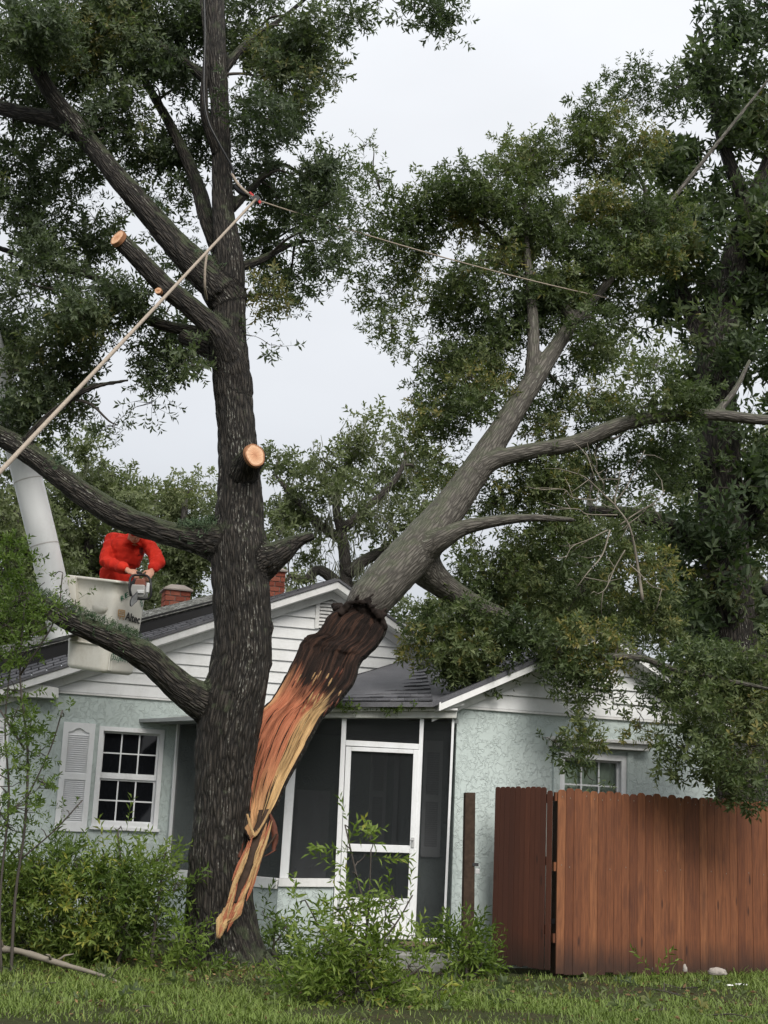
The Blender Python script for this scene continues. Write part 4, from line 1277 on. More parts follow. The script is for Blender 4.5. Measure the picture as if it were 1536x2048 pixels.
# foliage of the oak
OB = [(60, 60, 120, 2.5, 12.5), (200, 40, 120, 2.4), (330, 50, 110, 2.3), (180, 140, 100, 2.3), (300, 170, 100, 2.2), (40, 180, 80, 1.9, 13.6), (30, 330, 95, 1.9, 13.8), (130, 340, 80, 1.5, 13.9), (50, 440, 90, 1.7),
      (150, 480, 80, 1.7, 13.9), (230, 240, 80, 2.0), (310, 280, 80, 2.2, 14.0), (395, 310, 60, 1.8, 14.0), (390, 160, 70, 2.2, 13.9), (360, 390, 50, 1.3, 14.0), (250, 420, 30, .7), (50, 560, 90, 2.0), (150, 600, 85, 2.0), (250, 640, 80, 1.9), (330, 690, 65, 1.7), (340, 470, 50, .7, 14.2), (360, 570, 40, .8, 14),
      (60, 670, 90, 2.2), (170, 710, 90, 2.1), (280, 750, 65, 1.6), (60, 780, 85, 2.1), (150, 810, 60, 1.6), (370, 725, 36, 1.3, 12.8), (235, 850, 30, 1.1), (25, 845, 60, 2.0), (310, 800, 30, .9), (395, 735, 18, 1.0, 12.7), (100, 870, 40, 1.1),
      (510, 60, 85, 2.4), (590, 40, 80, 2.3), (620, 110, 60, 1.9), (550, 150, 80, 2.3), (510, 230, 65, 2.2), (640, 170, 36, 1.2), (660, 60, 36, 1.2), (570, 250, 50, 1.7), (520, 320, 60, 2.2), (600, 340, 60, 2.0), (660, 390, 45, 1.9),
      (560, 400, 65, 2.3), (625, 450, 65, 2.3), (540, 480, 60, 2.3), (685, 460, 28, 1.2), (645, 530, 36, 1.5), (575, 550, 55, 2.1), (535, 600, 45, 1.9), (595, 610, 22, 1.0), (640, 330, 30, 1.3), (505, 672, 16, .7, 12.9), (540, 690, 10, .7, 12.9), (565, 690, 9, .8, 12.9),
      (690, 5, 44, 1.6), (760, 0, 30, .8), (805, 10, 34, 1.5), (850, 15, 40, 1.9), (890, 30, 32, 1.6), (905, 60, 14, 1.0),
      (440, 60, 60, 1.2, 14.0), (460, 250, 40, .9, 13.8), (110, 250, 70, 1.6, 14.2), (420, 560, 30, .5, 13.9),
      (60, -100, 130, 1.3), (260, -110, 130, 1.3), (460, -110, 130, 1.3), (640, -100, 90, 1.2), (-100, 100, 100, 1.3), (-100, 380, 100, 1.3), (-100, 620, 100, 1.3)]
crown('crown', OB, sk, 'oak_leaf', 'oak', oak, 13.6, .7, lai_k=.86, tint_sd=.18, sc=(.65, 1.3))
# resurrection fern and lichen tufts on top of the two low limbs
def fern_row(path, lo, hi, n, name, parent, spread=.8, sc=(.6, 1.3)):
    P, rad = path
    idx = [i for i in range(len(P)) if lo <= i / (len(P) - 1) <= hi]
    pos, d, s, tn = [], [], [], []
    for _ in range(n):
        f = rng.uniform(0, len(idx) - 1.001); i = idx[int(f)]; fr_ = f - int(f)
        p = P[i] * (1 - fr_) + P[min(i + 1, len(P) - 1)] * fr_; r_ = rad[i]
        t_ = P[min(i + 1, len(P) - 1)] - P[i]; t_ /= np.linalg.norm(t_) + 1e-9
        upv = np.array([0, 0, 1.0]) - t_ * t_[2]; upv /= np.linalg.norm(upv); sd = np.cross(t_, upv)
        a = rng.normal(0, spread); nn = upv * math.cos(a) + sd * math.sin(a)
        if fbm((p * 2.3)[None], 2)[0] < .42: continue
        pos.append(p + nn * r_ * .95); d.append(nn + rng.normal(0, .5, 3)); s.append(rng.uniform(*sc)); tn.append(np.clip(rng.normal(.45, .2), .05, .95))
    link(name, foliage_mesh(name, pos, d, s, tn, TEMPL['fern']), MAT['fern_leaf'], parent, 'stuff')
fern_row(L1, .50, 1, 800, 'fern', oak, .7, (.35, .75))
fern_row(L1, .10, .5, 300, 'fern', oak, .9, (.2, .4))
fern_row(L2, .12, 1, 1400, 'fern', oak, .7, (.4, .85))
fern_row(L4, .08, .8, 500, 'fern', oak, .6, (.4, .8))

# ------------------------------------------------------------------ the fallen limb
fl = empty('fallen_limb', at(470, 1860, 12.6), 'huge oak limb torn off the trunk, orange split wood, leaning onto the house roof', 'limb')
mb, segs, fk = MB(), [], Skeleton()
limb(mb, segs, fk, [(716, 1228, 70, 14.28), (735, 1206, 88, 14.32), (755, 1184, 92, 14.38), (790, 1145, 94, 14.5), (845, 1085, 92, 14.7), (900, 1015, 74, 14.9), (955, 935, 62, 15.1), (1010, 850, 52, 15.3), (1060, 772, 45, 15.5), (1105, 705, 36, 15.7), (1150, 640, 28, 15.9), (1215, 565, 20, 16.1), (1300, 455, 13, 16.3), (1400, 330, 10, 16.5), (1500, 205, 8, 16.7), (1600, 80, 6, 17)], 32)
limb(mb, segs, fk, [(945, 955, 50, 15.05), (985, 922, 40, 15.05), (1060, 903, 36, 15.1), (1150, 886, 36, 15.15), (1240, 850, 34, 15.2), (1330, 832, 28, 15.3), (1430, 830, 26, 15.4), (1540, 840, 22, 15.5), (1640, 830, 14, 15.6)], 20, flare=.25)
limb(mb, segs, fk, [(835, 1108, 60, 14.62), (885, 1078, 44, 14.5), (940, 1052, 32, 14.5), (1050, 1036, 20, 14.5), (1150, 1040, 12, 14.5)], 16, flare=.3)
limb(mb, segs, fk, [(835, 1120, 80, 14.75), (878, 1165, 56, 14.9), (950, 1212, 46, 15.1), (1020, 1242, 36, 15.2), (1085, 1300, 26, 15.1), (1130, 1312, 18, 14.7)], 20, flare=.2)
limb(mb, segs, fk, [(1062, 775, 34, 15.5), (1066, 710, 30, 15.6), (1066, 640, 26, 15.75), (1055, 520, 18, 16), (1050, 420, 12, 16.2), (1060, 330, 8, 16.4)], 14, flare=.2)
limb(mb, segs, fk, [(1110, 1308, 16, 14.7), (1200, 1312, 17, 14.4), (1290, 1318, 16, 14.3), (1350, 1340, 16, 14.2), (1440, 1358, 13, 14.1), (1540, 1378, 11, 14.0), (1640, 1400, 8, 14)], 12)
limb(mb, segs, fk, [(1150, 640, 26, 15.9), (1000, 480, 16, 16.2), (950, 440, 11, 16.3), (860, 425, 8, 16.4), (760, 380, 6, 16.5)], 10)
limb(mb, segs, fk, [(1300, 455, 16, 16.3), (1290, 380, 12, 16.5), (1260, 320, 9, 16.6)], 10)
limb(mb, segs, fk, [(1430, 830, 18, 15.4), (1470, 780, 14, 15.6), (1500, 720, 10, 15.8)], 10)
me = remesh(mb, 0.021, 4)
bark_displace(me, segs, 0.010, 11, 3.0)
me.name = 'limb'
link('limb', me, MAT['fallen_bark'], fl)

# split wood: lofted from left / right outline stations
def split_mat():
    t = NT('split_wood', 0.62, 0.3)
    a = t.n.new('ShaderNodeAttribute'); a.attribute_name = 'grain'
    s = t.n.new('ShaderNodeSeparateXYZ'); t.l.new(a.outputs['Vector'], s.inputs[0])
    u, v = s.outputs['X'], s.outputs['Y']
    mp_ = t.n.new('ShaderNodeMapping'); mp_.inputs['Scale'].default_value = (16, 1.5, 1); t.l.new(a.outputs['Vector'], mp_.inputs['Vector'])
    fib = t.noise(mp_.outputs[0], 3.4, 8, 0.78, .25)
    mp2 = t.n.new('ShaderNodeMapping'); mp2.inputs['Scale'].default_value = (3.2, 1.0, 1); t.l.new(a.outputs['Vector'], mp2.inputs['Vector'])
    patchy = t.noise(mp2.outputs[0], 2.0, 4, .6, .3)
    red = t.ramp(fib, [(0.28, (0.20, 0.050, 0.026)), (0.45, (0.50, 0.165, 0.085)), (0.60, (0.62, 0.250, 0.130)), (0.78, (0.70, 0.37, 0.21))])
    pale = t.ramp(fib, [(0.25, (0.50, 0.26, 0.11)), (0.5, (0.74, 0.48, 0.22)), (0.8, (0.82, 0.62, 0.34))])
    # sapwood on the right edge (and the lower tail), warped
    uu = t.math('ADD', u, t.math('MULTIPLY', t.math('SUBTRACT', patchy, .5), .30))
    sap = t.ramp(uu, [(0.70, 0.0), (0.76, 1.0)])
    left = t.ramp(uu, [(0.0, .55), (0.10, 0.0)])
    low = t.ramp(t.math('ADD', v, t.math('MULTIPLY', t.math('SUBTRACT', fib, .5), .25)), [(0.16, .65), (0.34, 0.0)])
    m_ = t.math('MAXIMUM', t.math('MAXIMUM', sap, left), low)
    c = t.mix(m_, red, pale)
    stain = t.ramp(t.noise(mp2.outputs[0], 3.3, 5, .7, .8), [(0.56, 0.0), (0.72, 0.7)])
    c = t.mix(stain, c, (0.22, 0.07, 0.035))
    mp3 = t.n.new('ShaderNodeMapping'); mp3.inputs['Scale'].default_value = (22, 1.6, 1); t.l.new(a.outputs['Vector'], mp3.inputs['Vector'])
    crack = t.ramp(t.noise(mp3.outputs[0], 1.0, 3, .5, .5), [(0.30, 0.9), (0.36, 0.0)])
    c = t.mix(crack, c, (0.09, 0.03, 0.018))
    # charred, rotted upper pocket
    mp4 = t.n.new('ShaderNodeMapping'); mp4.inputs['Scale'].default_value = (26, 2.2, 1); t.l.new(a.outputs['Vector'], mp4.inputs['Vector'])
    spk = t.noise(mp4.outputs[0], 1.0, 5, .65)
    blot = t.noise(a.outputs['Vector'], 5.0, 4, .6)
    vv = t.math('ADD', v, t.math('MULTIPLY', t.math('SUBTRACT', spk, .5), .17))
    vv = t.math('ADD', vv, t.math('MULTIPLY', t.math('SUBTRACT', blot, .5), .22))
    vv = t.math('ADD', vv, t.math('MULTIPLY', t.math('SUBTRACT', u, .3), .10))
    ch = t.ramp(vv, [(0.54, 0.0), (0.565, .35), (0.59, .55), (0.625, 1.0)])
    chc = t.ramp(t.noise(mp2.outputs[0], 6, 5, .7), [(0.3, (0.007, 0.006, 0.006)), (0.5, (0.024, 0.016, 0.013)), (0.62, (0.075, 0.040, 0.028)), (0.8, (0.15, 0.085, 0.060))])
    c = t.mix(ch, c, chc)
    t.color(c)
    t.l.new(t.ramp(ch, [(0, .3), (1, .12)]), t.b.inputs['Specular IOR Level'])
    t.bump(fib, 1.0, 0.03)
    MAT['split_wood'] = t.m
split_mat()
simple('charred_wood', (0.016, 0.011, 0.009), .8, .15, .6, 12, 1.0, 30)
ST = [  # yL, left x, right x, right y, D left, D right, bark depth
    ((700, 1212), (766, 1238), 14.10, 14.10, .30), ((664, 1228), (769, 1256), 14.02, 14.05, .34), ((640, 1262), (752, 1284), 13.93, 13.98, .34), ((612, 1276), (730, 1306), 13.86, 13.9, .34), ((598, 1300), (717, 1322), 13.80, 13.84, .34), ((574, 1352), (698, 1369), 13.62, 13.68, .33), ((545, 1400), (668, 1404), 13.46, 13.54, .33),
    ((512, 1432), (642, 1429), 13.36, 13.44, .32), ((492, 1474), (617, 1474), 13.24, 13.32, .30), ((478, 1529), (592, 1521), 13.14, 13.2, .27), ((474, 1580), (566, 1572), 13.06, 13.06, .23), ((478, 1630), (545, 1618), 12.98, 12.92, .18), ((492, 1662), (522, 1656), 12.84, 12.78, .12), ((500, 1678), (512, 1674), 12.74, 12.70, .06)]
SPLIT_SM = []
def split_piece():
    NU, NV = 64, 170
    st_ = np.array([(a[0], a[1], b[0], b[1], c, d, e_) for a, b, c, d, e_ in ST], float)[::-1]
    sm = np.array(smooth_path(st_, 14)); SPLIT_SM.append(sm)
    idx = np.linspace(0, len(sm) - 1, NV + 1)
    front, bk, G, GB = [], [], [], []
    for j, ix in enumerate(idx):
        i = min(int(ix), len(sm) - 2); f = ix - i
        r_ = sm[i] * (1 - f) + sm[i + 1] * f
        v = j / NV
        jag = 4.0 * (vnoise(np.array([[v * 40, .5, 1]]))[0] - .5), 4.0 * (vnoise(np.array([[v * 40, 7.5, 3]]))[0] - .5)
        a, b = at(r_[0] + jag[0], r_[1], r_[4]), at(r_[2] + jag[1], r_[3], r_[5])
        w = np.linalg.norm(b - a)
        for k in range(NU + 1):
            u = k / NU
            p = a * (1 - u) + b * u
            bow = -.10 * w * math.sin(math.pi * u)
            front.append((p, u, v, w, bow)); 
        for k in range(NU + 1):
            u = k / NU; p = a * (1 - u) + b * u
            dep = r_[6] * math.sqrt(max(0, 1 - (2 * u - 1) ** 2)) ** .8
            bk.append(p + np.array([.25, .95, -.12]) * (dep + .02)); 
    P = np.array([f[0] for f in front]); U = np.array([f[1] for f in front]); Vv = np.array([f[2] for f in front]); Wd = np.array([f[3] for f in front]); B = np.array([f[4] for f in front])
    fibre = (fbm(np.stack([U * 26, Vv * 3.0, U * 0], 1), 3) - .5) * .06
    fibre = fibre + (vnoise(np.stack([U * 46, Vv * 7.0, U * 0 + 3], 1)) - .5) * .022 * (1 - .5 * (Vv > .6)) + (vnoise(np.stack([U * 90, Vv * 26, U * 0 + 7], 1)) - .5) * .010
    step = (np.floor(vnoise(np.stack([U * 7 + .6 * vnoise(np.stack([Vv * 5, U, U], 1)), Vv * 1.6, U * 0 + 4], 1)) * 4) / 4 - .5) * .05
    char = np.clip((Vv - .58) / .1, 0, 1)
    hole = char * (fbm(np.stack([U * 4, Vv * 14, U * 0 + 2], 1), 3) - .35) * .14 * np.sin(np.pi * U)
    env = np.minimum(1, np.minimum(U, 1 - U) * 8)
    P = P + np.array([-.2, -.97, .1])[None] * ((fibre + step) * env * np.clip(Wd / .4, .2, 1) - B * .4 - hole)[:, None]
    q = lambda j, k: j * (NU + 1) + k
    F = np.array([(q(j, k), q(j, k + 1), q(j + 1, k + 1), q(j + 1, k)) for j in range(NV) for k in range(NU)])
    me = raw_mesh('split_wood', P, F, False)
    G = np.stack([U, Vv, U * 0], 1).astype(np.float32)
    a_ = me.attributes.new('grain', 'FLOAT_VECTOR', 'POINT'); a_.data.foreach_set('vector', G.ravel())
    link('split_wood', me, MAT['split_wood'], fl)
    bk = np.array(bk)
    bn = (fbm(bk * 14, 3) - .5)[:, None] * .03 * env[:, None]
    bk2 = bk + bn
    mbk = raw_mesh('bark_back', bk2, F[:, ::-1], True)
    bc = np.stack([bk[:, 0] * 1.0, bk[:, 2] * .3, bk[:, 2]], 1).astype(np.float32)
    a_ = mbk.attributes.new('bark', 'FLOAT_VECTOR', 'POINT'); a_.data.foreach_set('vector', bc.ravel())
    link('bark_back', mbk, MAT['oak_bark'], fl)
    # rim joining face and bark (torn bark edge)
    rim = MB()
    for side, k in ((0, 0), (1, NU)):
        pts = [P[q(j, k)] + np.array([(-1 if side == 0 else 1) * .006, .02, 0]) for j in range(0, NV + 1, 2)]
        rad = [.004 + .014 * vnoise(np.array([[j * .7, side * 9.0, 2]]))[0] for j in range(0, NV + 1, 2)]
        rim.tube(pts, rad, 6)
    link('torn_edge', raw_poly('torn_edge', rim), MAT['charred_wood'], fl)
split_piece()
# lower tail strips, splinters and the peeled bark flap
def strip(pts, name, mat, parent, th=.02, gbase=.72, gv=.1):
    """pts: (px, py, width_px, D): ragged flat splinter"""
    s = np.array(smooth_path([(a, b, c, d) for a, b, c, d in pts], 10))
    F_, B_, A = [], [], []
    n = len(s)
    for i, (px, py, w, D) in enumerate(s):
        jl, jr = (vnoise(np.array([[i * .8, px * .01, 1], [i * .8 + 3, px * .01, 9]])) - .5) * w * .15
        p0, p1 = at(px - w / 2 + jl, py, D), at(px + w / 2 + jr, py - w * .12, D + .01)
        pm = p0 * .45 + p1 * .55 + np.array([0, -.008, 0])
        F_ += [p0, pm, p1]; gu = gbase; A += [(gu, gv + i / n * .22, 0), (gu + .10, gv + i / n * .22, 0), (gu + .2, gv + i / n * .22, 0)]
        B_ += [p0 + np.array([0, th, 0]), pm + np.array([0, th, 0]), p1 + np.array([0, th, 0])]
    V = np.array(F_ + B_); m = len(F_)
    Fc = []
    for i in range(n - 1):
        for k in range(2):
            a, b = i * 3 + k, i * 3 + k + 1
            Fc.append((a, b, b + 3, a + 3)); Fc.append((m + b, m + a, m + a + 3, m + b + 3))
        Fc.append((i * 3, i * 3 + 3, m + i * 3 + 3, m + i * 3)); Fc.append((i * 3 + 5, i * 3 + 2, m + i * 3 + 2, m + i * 3 + 5))
    me = raw_mesh(name, V, np.array(Fc), False)
    a_ = me.attributes.new('grain', 'FLOAT_VECTOR', 'POINT'); a_.data.foreach_set('vector', np.array(A + A, np.float32).ravel())
    return link(name, me, MAT[mat], parent)
def shard_band(path, n, spread):
    P_ = np.array(smooth_path(path, 8))
    for _ in range(n):
        a = rng.uniform(0, .78); b = min(1, a + rng.uniform(.18, .5)); off = rng.normal(0, spread)
        pts = []
        for k, f in enumerate(np.linspace(a, b, 4)):
            q = P_[min(len(P_) - 1, int(f * (len(P_) - 1)))]; w_ = q[2] * (.12, .5, .42, .1)[k] * rng.uniform(.8, 1.3)
            pts.append((q[0] + off * q[2] + rng.normal(0, .6), q[1] + rng.normal(0, 1.5), max(.8, w_), q[3] - rng.uniform(0, .025)))
        strip(pts, 'wood_strip', 'split_wood', fl, .014, gbase=rng.choice([.72, .8, .42]), gv=rng.uniform(.08, .4))
shard_band([(508, 1668, 11, 12.68), (498, 1695, 12, 12.62), (483, 1735, 15, 12.56), (468, 1775, 15, 12.50), (454, 1820, 18, 12.46), (446, 1850, 20, 12.42), (438, 1876, 9, 12.38)], 26, .26)
shard_band([(540, 1640, 9, 12.80), (524, 1690, 11, 12.70), (507, 1740, 12, 12.60), (491, 1785, 15, 12.52), (478, 1812, 18, 12.47), (466, 1836, 18, 12.44), (455, 1848, 10, 12.42)], 24, .26)
strip([(494, 1628, 4, 12.70), (500, 1650, 5, 12.68), (509, 1672, 5, 12.66)], 'splinter', 'split_wood', fl, .008)
strip([(548, 1600, 4, 12.80), (530, 1640, 5, 12.72), (511, 1672, 5, 12.66)], 'splinter', 'split_wood', fl, .008)
strip([(528, 1620, 20, 12.86), (520, 1660, 26, 12.78), (506, 1705, 26, 12.68), (488, 1760, 22, 12.58), (472, 1805, 18, 12.52)], 'bark_strip', 'post_wood', fl, .03)
simple('inner_bark', (0.095, 0.034, 0.021), .7, .2, .35, 14, .5)
strip([(540, 1628, 4, 12.86), (547, 1650, 11, 12.84), (550, 1680, 13, 12.82), (547, 1700, 7, 12.80)], 'bark_flap', 'inner_bark', fl, .02)
strip([(553, 1668, 5, 12.78), (530, 1700, 6, 12.72), (510, 1722, 6, 12.66), (492, 1742, 5, 12.62)], 'splinter', 'post_wood', fl, .012)
strip([(551, 1700, 8, 12.8), (535, 1710, 6, 12.76), (520, 1716, 3, 12.72)], 'splinter', 'inner_bark', fl, .01)
strip([(484, 1640, 10, 12.92), (481, 1680, 14, 12.85), (480, 1715, 8, 12.78)], 'bark_flap', 'inner_bark', fl, .02)
for _ in range(26):
    px = rng.uniform(590, 690); py = rng.uniform(1330, 1420) ; l = rng.uniform(10, 26)
    D = 13.6 - (py - 1350) * .0026 - .05
    strip([(px, py, 1.5, D), (px - l * .25, py + l * .5, rng.uniform(2, 4.5), D - .03), (px - l * .5, py + l, 1.5, D - .03)], 'splinter', 'split_wood' if rng.random() < .6 else 'inner_bark', fl, .006)
# long fibres and cracks lying along the split face
sm_ = SPLIT_SM[0]
def face_px(u, v):
    f = v * (len(sm_) - 1); i = min(int(f), len(sm_) - 2); r_ = sm_[i] * (1 - (f - i)) + sm_[i + 1] * (f - i)
    return (r_[0] * (1 - u) + r_[2] * u, r_[1] * (1 - u) + r_[3] * u, r_[4] * (1 - u) + r_[5] * u)
for _ in range(34):
    u = rng.uniform(.06, .95); v0 = rng.uniform(.04, .50); ln = rng.uniform(.06, .2); crack = rng.random() < .35
    pts = []
    for k in range(4):
        x_, y_, d_ = face_px(min(.97, max(.03, u + rng.normal(0, .006))), min(.62, v0 + ln * k / 3))
        w_ = (.6, 3.0, 2.4, .6)[k] * rng.uniform(.6, 1.4) * (.7 if crack else 1)
        pts.append((x_, y_, w_, d_ - .045 - (.0 if crack else rng.uniform(0, .02)) - .05 * math.sin(math.pi * u)))
    if crack: strip(pts, 'splinter', 'charred_wood', fl, .01)  # cracks: near-black strips laid on the face, their shade in the colour
    else: strip(pts, 'splinter', 'split_wood', fl, .012, gbase=(.8 if u > .70 else .35), gv=.36)
# ragged charred collar where the bark of the limb ends
col = MB()
ctr = [(672, 1238), (686, 1216), (710, 1204), (732, 1205), (746, 1222), (760, 1230), (769, 1243), (766, 1260), (750, 1270), (727, 1262), (704, 1258), (682, 1256), (668, 1250)]
for i in range(len(ctr)):
    a, b = ctr[i], ctr[(i + 1) % len(ctr)]
    P = [at(a[0], a[1], 14.08), at((a[0] + b[0]) / 2 + rng.uniform(-4, 4), (a[1] + b[1]) / 2 + rng.uniform(-4, 4), 14.05), at(b[0], b[1], 14.08)]
    col.tube(smooth_path(P, 3), [.022 + rng.uniform(-.008, .014) for _ in range(7)], 8)
for i in range(60):
    f = rng.uniform(0, 1); px = 676 + 84 * f; py = rng.uniform(1212, 1256) + 10 * f; py = min(py, 1262)
    a = at(px, py, 14.16 + rng.uniform(-.03, .06)); col.tube([a + np.array([-.07, 0, .02]), a, a + np.array([.07, 0, -.02])], [.025, .055, .025], 8)
for i in range(70):
    a = ctr[rng.integers(len(ctr))]; px, py = a[0] + rng.uniform(-7, 7), a[1] + rng.uniform(-7, 7); l_ = rng.uniform(8, 26)
    dx, dy = (.62, -.78) if py < 1235 else (-.45, .89)
    p0 = at(px, py, 14.06); p1 = at(px + dx * l_ + rng.uniform(-5, 5), py + dy * l_ * .6, 14.06 + rng.uniform(-.03, .05)); col.tube([p0, (p0 + p1) / 2, p1], [.022, .017, .006], 6)
cme = remesh(col, .014, 2); V = get_co(cme); set_co(cme, V + get_no(cme) * ((fbm(V * 26, 3) - .5) * .045)[:, None])
cme.name = 'charred_collar'; link('charred_collar', cme, MAT['charred_wood'], fl)

RB = [(738, 285, 22, 1.2), (735, 330, 28, 1.2), (765, 372, 26, .9), (722, 425, 36, 1.5), (750, 475, 60, 2.0), (800, 400, 50, 1.7), (845, 355, 38, 1.5), (865, 420, 60, 2.0), (720, 525, 36, 1.5), (780, 555, 60, 1.8), (845, 520, 60, 2.0), (905, 380, 50, 1.9), (925, 450, 70, 2.3),
      (815, 640, 46, 1.7), (880, 600, 60, 2.0), (850, 690, 28, 1.2), (960, 355, 42, 1.7), (1000, 400, 70, 2.3), (960, 520, 80, 2.3), (1040, 330, 56, 1.8), (1058, 285, 34, 1.5), (1100, 320, 60, 2.1), (1080, 430, 80, 2.4), (1040, 520, 80, 2.4), (1140, 255, 48, 1.7), (1180, 205, 46, 1.7), (1170, 310, 70, 2.1), (1190, 420, 80, 2.4),
      (1150, 520, 80, 2.4), (1270, 200, 58, 1.7), (1260, 290, 80, 2.0), (1300, 400, 90, 2.4), (1260, 500, 90, 2.4), (1330, 205, 50, 1.6),
      (920, 680, 52, 1.8), (880, 760, 58, 2.0), (935, 760, 66, 2.2), (850, 830, 48, 1.8), (900, 845, 58, 2.2), (835, 895, 36, 1.5), (880, 925, 40, 1.6), (985, 640, 70, 2.3), (1005, 720, 60, 2.2), (955, 805, 60, 2.0), (1060, 600, 80, 2.3), (1130, 600, 80, 2.4), (1200, 600, 90, 2.4), (1190, 690, 60, 2.0),
      (1130, 780, 60, 1.9), (1090, 840, 50, 1.8), (1200, 780, 46, 1.2), (1180, 830, 56, 1.6), (1310, 770, 60, 1.9, 15.1), (1360, 780, 60, 2.0, 15.1),
      (1040, 960, 70, 2.0), (1000, 1005, 60, 1.8), (1100, 960, 70, 1.9), (1180, 940, 70, 1.6), (1250, 910, 56, 1.5), (1320, 905, 66, 1.7),
      (955, 1085, 36, 1.5), (1000, 1105, 66, 1.9), (1080, 1090, 76, 1.9), (1150, 1060, 66, 1.5), (1200, 1140, 66, 1.6), (1290, 1060, 60, 1.3), (1310, 1150, 56, 1.2), (955, 1155, 46, 1.8), (1040, 1190, 66, 2.2),
      (930, 1262, 62, 2.8, 15.0), (882, 1295, 55, 2.8, 14.9), (850, 1262, 40, 2.2, 15.0), (985, 1290, 66, 2.8, 15.0), (1060, 1262, 66, 2.8, 15.0), (900, 1325, 36, 2.0, 14.7), (1130, 1235, 66, 2.4), (1230, 1225, 66, 2.0), (1330, 1240, 76, 2.2),
      (1115, 1318, 42, 3.4, 14.5), (1150, 1385, 38, 2.9, 14.35), (1165, 1455, 34, 2.6, 14.35), (1150, 1522, 24, 2.0, 14.3), (1160, 640, 26, 1.2, 15.5), (1190, 610, 40, 1.4, 15.5), (1108, 1480, 20, 1.2, 14.35), (1185, 1560, 12, .8, 14.3), (1228, 1330, 30, 1.4, 14.4), (1252, 1390, 22, 1.1, 14.35), (1288, 1440, 28, 1.5, 14.3), (1300, 1370, 34, 1.5, 14.3),
      (1350, 1330, 66, 2.4, 14.2), (1395, 1420, 55, 2.2, 14.1), (1375, 1520, 40, 1.8, 14.0), (1335, 1545, 22, 1.1, 14.0), (1440, 1490, 60, 2.5, 14.1), (1440, 1548, 36, 2.0, 13.95), (1195, 1280, 42, 3.0, 14.55), (1150, 1290, 40, 3.0, 14.6), (1235, 1290, 34, 2.2, 14.5), (1225, 1345, 30, 1.8, 14.4), (1440, 1330, 70, 2.4, 14.3), (1510, 1450, 70, 2.6, 14.2), (1505, 1535, 44, 2.2, 14.0), (1520, 1350, 70, 2.3, 14.3)]
def rdepth(px, py):
    return 15.6 + np.clip((1200 - py) / 1200, 0, 1) * .9
crown('crown', RB, fk, 'fallen_leaf', 'oak', fl, 15.8, .45, depth_fn=rdepth, droop=.35, lai_k=.74, tint_sd=.2, tint0=.5, sc=(.65, 1.3))
# bare broken twigs
tw = MB()
for (x0, y0, x1, y1, w) in ((1285, 1200, 1230, 1010, 7), (1230, 1010, 1130, 940, 4), (1230, 1010, 1240, 940, 4), (1220, 1060, 1150, 1180, 4), (1240, 1050, 1330, 980, 4), (1230, 1010, 1190, 940, 3), (1235, 1030, 1090, 1020, 3), (1245, 1060, 1300, 1010, 3), (1215, 1060, 1130, 1120, 3), (1250, 1100, 1190, 1190, 3), (1190, 1000, 1080, 980, 3), (1260, 1130, 1330, 1180, 3), (1235, 1000, 1290, 900, 3), (1200, 960, 1170, 900, 2)):
    D = 14.6; a, b = at(x0, y0, D), at(x1, y1, D - .1)
    L = np.linalg.norm(b - a)
    pts = smooth_path([a, a + (b - a) * .35 + rng.normal(0, .05, 3) * L, a + (b - a) * .7 + rng.normal(0, .06, 3) * L, b], 4)
    tw.tube(pts, np.linspace(px2m(w / 2, D), px2m(w / 5, D), len(pts)), 6)
    for k in (4, 7, 9, 11):
        e_ = pts[k] + rng.normal(0, .16, 3) + (b - a) * .12; tw.tube([pts[k], (pts[k] + e_) / 2 + rng.normal(0, .02, 3), e_], [.005, .004, .002], 4)
link('bare_twigs', raw_poly('bare_twigs', tw), MAT['pale_twig'], fl)
# ------------------------------------------------------------------ standing tree on the right
def plain_tree(name, label, base_px, D, limbs_, blobs, mat, templ, bark='far_bark', group=None, seg=12, **kw):
    root = empty(name, at(*base_px, D), label, 'tree', group)
    mb, segs, sk_ = MB(), [], Skeleton()
    for L in limbs_: limb(mb, segs, sk_, L, seg, 4)
    me = raw_poly('trunk', mb)
    bc = bark_coords(get_co(me), segs)
    a_ = me.attributes.new('bark', 'FLOAT_VECTOR', 'POINT'); a_.data.foreach_set('vector', bc.astype(np.float32).ravel())
    link('trunk', me, MAT[bark], root)
    crown('crown', blobs, sk_, mat, templ, root, D, kw.pop('dD', .8), **kw)
    return root, sk_

